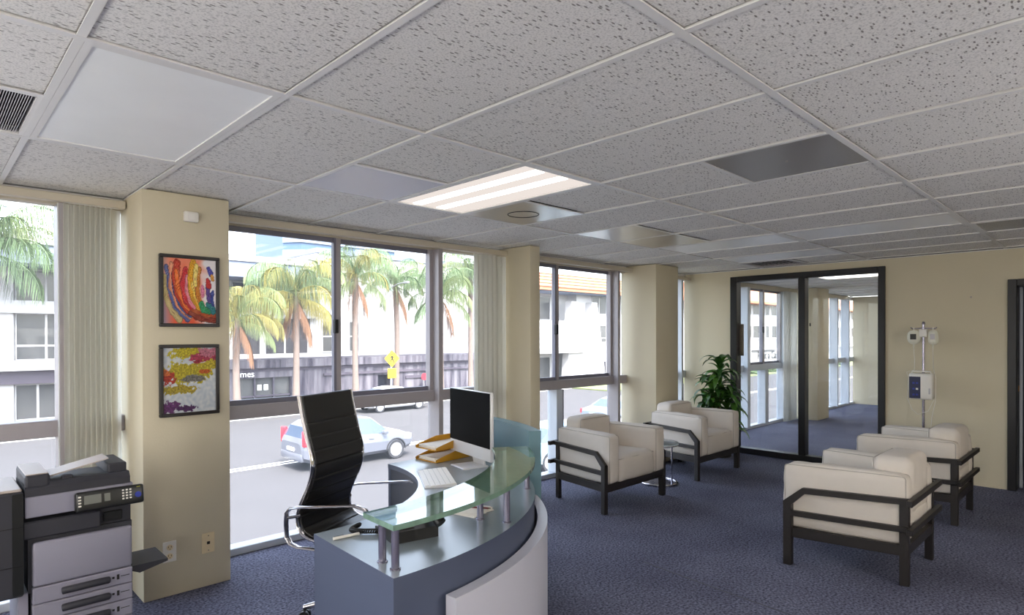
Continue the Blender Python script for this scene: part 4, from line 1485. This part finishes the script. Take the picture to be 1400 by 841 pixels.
def win(b, x0, x1, y, z0, z1, frame='stucco', pm='far_pane', mull=(), rail=()):
    f = MB().box(x0 - .06, x1 + .06, y - .05, y + .02, z1, z1 + .06).box(x0 - .06, x1 + .06, y - .05, y + .02, z0 - .06, z0)
    f.box(x0 - .06, x0, y - .05, y + .02, z0, z1).box(x1, x1 + .06, y - .05, y + .02, z0, z1)
    for m_ in mull: f.box(m_ - .05, m_ + .05, y - .05, y + .02, z0, z1)
    for r_ in rail: f.box(x0, x1, y - .045, y + .02, r_ - .05, r_ + .05)
    w = f.build('window', M[frame], b)
    MB().box(x0, x1, y - .01, y + .01, z0, z1).build('pane', M[pm], w)
    return w

# white building with the deep flat eave
b = thing('building', 'white building with a deep grey flat eave behind the tallest palm', 'building', (0, 0, 0))
part('wall', MB().box(-30, 3.6, 40, 56, GZ, 5.2).box(3.6, 5.45, 40.3, 56, GZ, 5.2).box(5.45, 8.6, 40, 56, GZ, 5.2).box(8.6, 19.6, 40.3, 56, GZ, 5.2).box(19.6, 20.1, 40, 56, GZ, 5.2), 'stucco', b)
part('floor_band', MB().box(-30, 19.9, 39.8, 40.3, 2.78, 3.42), 'stucco', b)
part('ledge', MB().box(-30, 19.9, 39.3, 40.3, -.15, .35), 'stucco', b)
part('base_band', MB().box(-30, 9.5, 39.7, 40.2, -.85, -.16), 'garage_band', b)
part('eave', MB().box(-32, 19.4, 37.6, 57, 5.15, 6.1), 'eave', b)
part('fascia', MB().box(-32, 19.5, 37.5, 57, 6.1, 6.45), 'stucco', b)
for x0, x1, ml in ((3.75, 5.40, (4.97,)), (-1.5, 1.2, (.0,)), (8.8, 11.4, (10.1,)), (11.7, 14.2, (12.9,)), (14.5, 16.2, ()), (16.6, 19.5, (17.9,))):
    win(b, x0, x1, 40.28, 3.45, 5.0, 'stucco', 'far_window' if x0 > 8 else 'far_pane', ml)
    win(b, x0, x1, 40.28, .40, 2.74, 'stucco', 'far_window' if x0 > 8 else 'far_pane', ml, (1.1,) if x0 < 8 else ())
for x0, x1, ml in ((3.72, 5.4, (4.6,)), (-1.5, 1.2, ())):
    win(b, x0, x1, 40.28, -2.7, -.95, 'stucco', 'far_pane', ml)
# plain white building
b = thing('building', 'plain white building with few small windows behind the yellow crossing sign', 'building', (0, 0, 0))
part('wall', MB().box(20.1, 36.5, 40, 56, GZ, 7.4), 'stucco', b)
part('parapet', MB().box(20.0, 36.7, 39.85, 56.2, 7.4, 7.75), 'eave', b)
for x0, x1, z0, z1 in ((20.5, 21.9, .5, 2.6), (22.6, 23.3, .5, 2.6), (22.5, 23.3, 4.6, 6.4), (20.5, 21.9, 4.6, 6.4)):
    win(b, x0, x1, 39.98, z0, z1, 'stucco', 'far_pane', (), ((z0 + z1) / 2,))
# stained concrete garage and shop front
b = thing('parking_garage', 'low stained concrete garage with a shop front running along the far sidewalk', 'garage', (0, 0, 0))
part('wall', MB().box(11.0, 13.4, 37, 39.6, GZ, -.55).box(16.9, 23.1, 37, 39.6, GZ, -.55).box(24.2, 37, 37, 39.6, GZ, -.55).box(23.1, 24.2, 37, 39.6, -1.15, -.55).box(13.4, 16.9, 37, 39.6, -.95, -.55), 'garage', b)
part('parapet', MB().box(10.9, 37, 36.7, 39.7, -.35, .15), 'garage', b)
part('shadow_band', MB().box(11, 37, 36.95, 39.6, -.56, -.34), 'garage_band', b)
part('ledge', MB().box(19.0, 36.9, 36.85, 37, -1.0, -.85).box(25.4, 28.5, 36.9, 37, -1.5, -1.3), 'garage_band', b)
part('garage_entrance', MB().box(23.1, 24.2, 37.8, 37.9, GZ, -1.15), 'garage_dark', b)
part('store_front', MB().box(13.4, 16.9, 37.3, 37.4, GZ, -.95), 'far_pane', b)
fr = MB()
for x in (13.4, 14.6, 15.75, 16.85): fr.box(x, x + .08, 37.1, 37.3, GZ, -.95)
fr.box(13.4, 16.9, 37.1, 37.3, -2.1, -2.02)
part('store_frame', fr, 'garage_band', b)
part('notice', MB().box(14.85, 15.1, 37.27, 37.295, -1.72, -1.38).box(15.25, 15.5, 37.27, 37.295, -1.72, -1.38), 'letter_white', b)
text('lettering', 'Ames', .52, M['letter_white'], b, (13.35, 36.94, -.86), (pi / 2, 0, 0), .02)
# tower
b = thing('office_tower', 'distant pale blue glass office tower with horizontal bands', 'building', (0, 0, 0))
part('glazing', MB().box(71.2, 99.5, 150, 175, GZ, 62).prism([(68.2, 154), (71.2, 150), (71.2, 175), (68.2, 172)], GZ, 62), 'tower_glass', b)
for k in range(18):
    z = 2 + 3.4 * k
    part('floor_band', MB().box(71.0, 99.7, 149.6, 150, z, z + 1.5).prism([(67.9, 153.9), (71.0, 149.6), (71.2, 150.0), (68.2, 154.0)], z, z + 1.5), 'tower_band', b)
# apartment blocks on the right
b = thing('apartment_building', 'white apartment building with an orange tiled roof and tapered buttresses', 'building', (0, 0, 0))
part('wall', MB().box(40, 48.4, 41.2, 56, GZ, 6.0).box(48.4, 70, 40, 56, GZ, 6.0), 'stucco', b)
part('balcony', MB().box(37, 48.6, 38.6, 41.2, -.1, 3.0), 'stucco', b)
part('roof', MB().prism([(38.2, 5.85), (38.2, 6.15), (40.6, 7.75), (46, 7.9), (46, 5.85)], 37, 70.6, 'yz'), 'roof_tile', b)
for k in range(5):
    u = k / 4.4
    MB().box(37, 70.6, 38.1 + 2.45 * u, 38.2 + 2.45 * u, 6.17 + 1.63 * u, 6.24 + 1.63 * u).build('tile_course', M['roof_tile'], b)
part('soffit', MB().box(37.5, 70, 38.5, 41, 5.75, 5.85), 'eave', b)
for xa in (46.4, 49.6):
    part('buttress', MB().prism([(xa + .3, 5.0), (xa + 1.2, 5.0), (xa + 2.6, GZ), (xa - .4, GZ)], 39.2, 40.0, 'xz'), 'stucco', b)
for x0, x1 in ((50.9, 53.3), (56, 58.4), (61, 63.4), (66, 68.4)):
    win(b, x0, x1, 39.98, 3.9, 5.6, 'stucco', 'far_pane', ((x0 + x1) / 2,))
    win(b, x0, x1, 39.98, .9, 2.65, 'stucco', 'far_pane', (), (1.3,))
    win(b, x0, x1, 39.98, -2.8, -1.2, 'stucco', 'far_window', ((x0 + x1) / 2,))
for x0 in (41.0, 43.6):
    win(b, x0, x0 + 2, 41.18, 3.2, 5.4, 'stucco', 'far_pane')
    win(b, x0, x0 + 2, 41.18, GZ + .2, -.6, 'stucco', 'far_pane')
b = thing('apartment_building', 'white apartment building with railed balconies and a shop sign, seen through the second room', 'building', (0, 0, 0))
part('wall', MB().box(74, 150, 40, 58, GZ, 6.3), 'stucco', b)
part('roof', MB().prism([(38.4, 6.2), (38.4, 6.5), (42, 8.7), (46, 8.7), (46, 6.2)], 73.4, 150, 'yz'), 'roof_tile', b)
for k in range(7):
    x0 = 80 + 9.6 * k
    for xx, w_ in ((x0, 2.1), (x0 + 4.4, 1.2), (x0 + 6.6, 2.3)):
        win(b, xx, xx + w_, 39.98, 4.7, 6.0, 'stucco', 'far_pane')
        win(b, xx, xx + w_, 39.98, 1.2, 3.0, 'stucco', 'far_pane')
    rl = MB().box(x0 - .6, x0 + 8, 38.9, 38.96, .95, 1.02)
    for q in range(22): rl.box(x0 - .6 + q * .4, x0 - .56 + q * .4, 38.9, 38.95, -.4, .95)
    part('railing', rl, 'tail_red' if k == 0 else 'letter_dark', b)
    part('balcony_slab', MB().box(x0 - .7, x0 + 8.1, 38.8, 40, -.6, -.4), 'stucco', b)
part('shop_fascia', MB().box(80, 110, 38.6, 40, -2.3, -1.0), 'stucco', b)
part('shop_window', MB().box(80, 110, 39.9, 40.0, GZ + .2, -2.3), 'far_window', b)
text('lettering', 'Rent a Car', 1.65, M['slot'], b, (87.9, 38.58, -1.95), (pi / 2, 0, 0), .02, .035)

# sign post
t = thing('crossing_sign', 'yellow pedestrian crossing sign on a tall grey pole at the far kerb', 'street sign', (22.36, 34.2, GZ + .14))
part('pole', MB().tube([(0, 0, 0), (0, 0, 7.6)], [.075, .05], 10), 'pole', t)
part('lamp_arm', MB().tube([(0, 0, 7.55), (0, -.8, 7.75), (0, -1.6, 7.8)], .035, 8).rbox(-.09, .09, -2.0, -1.5, 7.72, 7.84, .02, 1), 'pole', t)
dz = 2.90
dm = MB().prism([(-.56, 0), (0, -.56), (.56, 0), (0, .56)], -.115, -.09, 'xz')
dm.map(lambda x, y, z: (x, y, z + dz)).build('sign_panel', M['sign_yellow'], t)
pg = MB().prism([(-.05, .22), (.05, .22), (.05, .32), (-.05, .32)], -.122, -.116, 'xz')
pg.prism([(-.06, .19), (.06, .19), (.09, .0), (.2, -.3), (.13, -.3), (.0, -.08), (-.12, -.3), (-.2, -.3), (-.06, .0)], -.122, -.116, 'xz')
pg.prism([(-.05, .17), (-.2, .02), (-.16, -.02), (-.04, .08)], -.122, -.116, 'xz').prism([(.05, .17), (.2, .04), (.17, -.0), (.05, .09)], -.122, -.116, 'xz')
pg.map(lambda x, y, z: (x, y, z + dz)).build('pictogram', M['slot'], t)
part('plaque', MB().box(-.32, .32, -.115, -.09, 1.62, 2.25), 'sign_yellow', t)
t = thing('red_sign', 'small red and white round sign on a post by the garage wall', 'street sign', (26.6, 36.4, GZ + .14))
part('post', MB().tube([(0, 0, 0), (0, 0, 1.55)], .03, 8), 'pole', t)
part('disc', MB().lathe([(.25, -.05), (.25, -.03)], (0, 1.4), 16, 0, 'y'), 'tail_red', t)

# ------------------------------------------------------------------ palms
def frond_mesh(L, up, total, seed, m):
    r = random.Random(seed)
    mb = MB()
    n = 26
    a = up
    P = [Vector((0, 0, 0))]
    T = []
    for k in range(n):
        d = Vector((cos(a), 0, sin(a)))
        T.append(d)
        P.append(P[-1] + d * L / n)
        a -= total / n * (.5 + 1.0 * k / n)
    T.append(T[-1])
    mb.tube(P[::3], [.035 - .03 * k / len(P[::3]) for k in range(len(P[::3]))], 4)
    for k in range(3, n + 1):
        for sd in (-1, 1):
            for q in (0, .5):
                p = P[k] - T[k] * (L / n) * q
                ll = (1.0 * sin(pi * min(1, .12 + .88 * k / n)) ** .6 + .12) * r.uniform(.8, 1.1)
                out = Vector((T[k].x * .35, sd * r.uniform(.45, .75), T[k].z * .35 - .1))
                p1 = p + out * ll * .45
                p2 = p1 + (out * .3 + Vector((0, 0, -1.0))) * ll * .85
                wv = Vector((.017, 0, .006))
                vs = [p - wv * .6, p + wv * .6, p1 + wv, p1 - wv, p2 + wv * .25, p2 - wv * .25]
                mb.add(vs, [(0, 1, 2, 3), (3, 2, 4, 5)])
    return mb.mesh('frond', m, False, False)
FM = {c: [frond_mesh(4.6, 1.47, 3.1, 1, M[c]), frond_mesh(4.2, 1.15, 2.9, 2, M[c]), frond_mesh(3.6, .6, 2.4, 3, M[c]), frond_mesh(3.0, -.1, 1.5, 4, M[c])] for c in ('frond', 'frond_yellow', 'frond_green')}
DEAD = frond_mesh(2.8, -1.0, .62, 6, M['frond_dead'])
def palm(label, x, y, htop, cols, n=30, sc=1., seed=0, dead=3):
    t = thing('palm_tree', label, 'palm tree', (x, y, GZ + .1))
    r = random.Random(seed)
    H = htop - GZ - .1
    bend = r.uniform(-.25, .25)
    MB().tube([(bend * sin(pi * k / 8) * .6, 0, H * k / 8) for k in range(9)], [.26, .22, .19, .18, .18, .18, .19, .2, .16], 10).build('trunk', M['trunk'], t, 60)
    for k in range(n):
        u = k / n
        tier = 0 if u < .3 else (1 if u < .62 else (2 if u < .85 else 3))
        inst('frond', FM[r.choice(cols)][tier], t, (0, 0, H + .1 - .35 * u), (r.uniform(-.15, .15), r.uniform(-.12, .12), k * 2.4 + r.uniform(-.25, .25)), sc * r.uniform(.85, 1.08))
    for k in range(dead):
        inst('dead_frond', DEAD, t, (0, 0, H - .25), (0, 0, (-2.4, -.4, .9, 2.6, -1.4)[k] + r.uniform(-.3, .3)), sc * r.uniform(.8, 1.05))
palm('palm with yellowing drooping fronds, partly behind the pillar with the paintings', 12.6, 34.3, 2.6, ['frond_yellow', 'frond', 'frond_yellow'], 28, .88, 3, 2)
palm('full palm with brown hanging dead fronds, in front of the dark far glazing', 15.95, 34.4, 4.0, ['frond', 'frond', 'frond_yellow', 'frond_green'], 36, .95, 5, 4)
palm('slender palm with a bare trunk in front of the plain white building', 19.85, 34.3, 5.3, ['frond', 'frond_yellow', 'frond_green'], 28, .9, 8, 3)
palm('palm seen through the fixed pane beside the pale blind vanes', 26.8, 34.6, 4.5, ['frond_green', 'frond'], 28, .95, 12, 2)
palm('palm close beside the dark main window mullion, behind the crossing sign', 23.9, 36.0, 5.2, ['frond_green', 'frond'], 22, .85, 15, 2)
palm('palm at the far left window beyond the photocopier', 2.4, 33.9, 5.3, ['frond', 'frond_green'], 28, .95, 21, 1)
palm('palm further along the street behind the pillar of the middle window', 29.5, 34.5, 6.0, ['frond_green', 'frond'], 24, .9, 25, 1)

# hedge beyond the second room's window: bushes one by one
def bush_mesh(seed):
    r = random.Random(seed)
    bm = bmesh.new()
    bmesh.ops.create_icosphere(bm, subdivisions=4, radius=1)
    vs = []
    for v in bm.verts:
        k = 1 + .25 * mnoise.noise(v.co * 2.2 + Vector((seed * 3, 0, 0))) + .14 * mnoise.noise(v.co * 7) + .08 * r.uniform(-1, 1)
        vs.append((v.co.x * k, v.co.y * k, max(-.4, v.co.z * k * .8) + .4))
    mb = MB().add(vs, [[v.index for v in f.verts] for f in bm.faces])
    bm.free()
    return mb.mesh('foliage', M['shrub'])
BM = [bush_mesh(1), bush_mesh(2), bush_mesh(3)]
for k in range(14):
    o = inst('shrub', BM[k % 3], None, (62 + 2.9 * k + (k * 7 % 5) * .1, 31.2 + (k % 2) * .5, GZ + .1), (0, 0, k), (1.1, .9, .42))
    tag(o, 'low green shrub on the verge beyond the window of the second room', 'shrub', 'shrubs on the far verge')

# ------------------------------------------------------------------ cars
def car(label, paint, x, y, rz, kind):
    t = thing('car', label, 'car', (x, y, GZ + .004), rz)
    if kind == 'suv':
        st = [(-2.26, .48, .90, .95, .74, .62), (-2.2, .36, 1.0, 1.12, .86, .68), (-2.02, .30, 1.07, 1.46, .90, .66), (-1.75, .28, 1.08, 1.60, .91, .65), (-1.0, .27, 1.06, 1.67, .91, .66),
              (-.35, .27, 1.04, 1.67, .91, .66), (-.27, .27, 1.04, 1.67, .91, .66), (.35, .27, 1.02, 1.60, .91, .65), (.45, .27, 1.01, 1.57, .91, .64), (1.05, .27, .99, 1.08, .90, .74), (1.7, .30, .93, .98, .87, .70), (2.05, .36, .80, .86, .80, .60), (2.22, .46, .66, .70, .66, .48)]
        gl = {2, 3, 4, 6, 7, 8}
        wx, wr = (-1.32, 1.33), .35
    else:
        st = [(-2.3, .46, .80, .85, .74, .62), (-2.22, .34, .90, .97, .84, .70), (-1.65, .28, .97, 1.04, .88, .72), (-1.05, .25, .97, 1.36, .89, .62), (-.5, .24, .95, 1.44, .89, .61), (-.05, .24, .94, 1.45, .89, .61), (.05, .24, .94, 1.45, .89, .61),
              (.5, .24, .92, 1.38, .89, .61), (1.2, .26, .88, .93, .88, .74), (1.85, .30, .82, .86, .85, .66), (2.2, .38, .68, .72, .76, .54), (2.32, .46, .58, .62, .62, .44)]
        gl = {2, 3, 4, 6, 7}
        wx, wr = (-1.38, 1.4), .32
    body, glass = MB(), MB()
    m = 7
    ring = []
    for (xx, zb, zl, zr, hb, hr) in st:
        half = [(hb * .86, zb), (hb, zb + .12), (hb * 1.01, (zb + zl) * .55), (hb * .96, zl), (hr + .01, zr - .05 if zr - zl > .2 else zr - .015), (hr * .82, zr)]
        ring.append([(xx, a, b) for a, b in half] + [(xx, -a, b) for a, b in reversed(half)])
    n = len(ring[0])
    vs = [v for r in ring for v in r]
    for k in range(len(ring) - 1):
        for q in range(n):
            f = (k * n + q, k * n + (q + 1) % n, (k + 1) * n + (q + 1) % n, (k + 1) * n + q)
            isg = k in gl and q in (3, 7)
            # rear and front screens
            if kind == 'suv' and ((k in (1,) and q in (4, 5, 6)) or (k == 8 and q in (4, 5, 6))): isg = True
            if kind != 'suv' and ((k in (2,) and q in (4, 5, 6)) or (k == 7 and q in (4, 5, 6))): isg = True
            (glass if isg else body).add([vs[i] for i in f], [(0, 1, 2, 3)])
    body.add(ring[0], [tuple(range(n))]).add(ring[-1], [tuple(range(n))])
    body.build('body', M[paint], t, 35)
    glass.build('windows', M['car_glass'], t, 35)
    for wxx in wx:
        for sd in (-1, 1):
            w = MB()
            w.lathe([(wr - .09, -.1), (wr - .02, -.11), (wr, -.07), (wr, .07), (wr - .02, .11), (wr - .09, .1)], (0, 0), 22, 0, 'y')
            o = w.build('wheel', M['tyre'], t, 40)
            o.location = (wxx, sd * .80, wr)
            rm = MB().lathe([(wr - .10, -.102), (wr - .12, -.085), (.06, -.09), (.05, -.1)] if sd < 0 else [(.05, .1), (.06, .09), (wr - .12, .085), (wr - .10, .102)], (0, 0), 20, 0, 'y')
            for k in range(5):
                a = 2 * pi * k / 5
                yy = -.1 if sd < 0 else .1
                rm.bar((.05 * cos(a), yy, .05 * sin(a)), ((wr - .11) * cos(a), yy, (wr - .11) * sin(a)), .012, .07, 0, (cos(a + pi / 2), 0, sin(a + pi / 2)))
            rm.build('rim', M['rim'], o, 40)
            ar = MB().tube([(wxx + (wr + .05) * cos(pi * k / 14), sd * .905, wr + (wr + .05) * sin(pi * k / 14)) for k in range(15)], .03, 6)
            ar.build('wheel_arch', M['tyre'] if kind == 'suv' else M[paint], t, 60)
    for sd in (-1, 1):
        zz = .95 if kind == 'suv' else .82
        xr = st[1][0]
        MB().rbox(xr - .03, xr + .16, min(sd * .74, sd * .885), max(sd * .74, sd * .885), zz - .10, zz + (.42 if kind == 'suv' else .12), .03, 2).build('tail_lamp', M['tail_red'], t, 40)
        xf = st[-2][0]
        MB().rbox(xf - .28, xf + .03, min(sd * .48, sd * .80), max(sd * .48, sd * .80), st[-2][2] - .10, st[-2][2] + .06, .03, 2).build('head_lamp', M['head_clear'], t, 40)
        MB().rbox(.72, .9, min(sd * .92, sd * 1.08), max(sd * .92, sd * 1.08), .98, 1.12, .03, 2).build('mirror', M[paint], t, 40)
        for hx in (-.75, .3):
            MB().rbox(hx - .1, hx + .1, min(sd * .90, sd * .935), max(sd * .90, sd * .935), .84, .87, .008, 1).build('door_handle', M[paint], t)
    MB().rbox(st[0][0] - .02, st[1][0] + .1, -.78, .78, .34, .62, .05, 2).build('rear_bumper', M[paint], t, 40)
    MB().rbox(st[0][0] - .03, st[0][0] + .02, -.26, .26, .66, .78, .01, 1).build('number_plate', M['letter_white'], t)
    MB().rbox(st[-1][0] - .1, st[-1][0] + .03, -.5, .5, .42, .58, .03, 2).build('grille', M['tyre'], t, 40)
    return t
car('silver sport utility car with red tail lamps driving past behind the office chair', 'car_silver', 11.3, 19.9, 0, 'suv')
car('white sedan parked at the far kerb, seen under the window rail', 'car_white', 20.9, 31.9, 0, 'sedan')
car('pale blue car parked below the window beside the low armchairs', 'car_blue', 16.3, 14.4, 0, 'sedan')
car('grey car with red tail lamps ahead of the pale blue one', 'car_grey', 25.6, 18.2, 0, 'sedan')
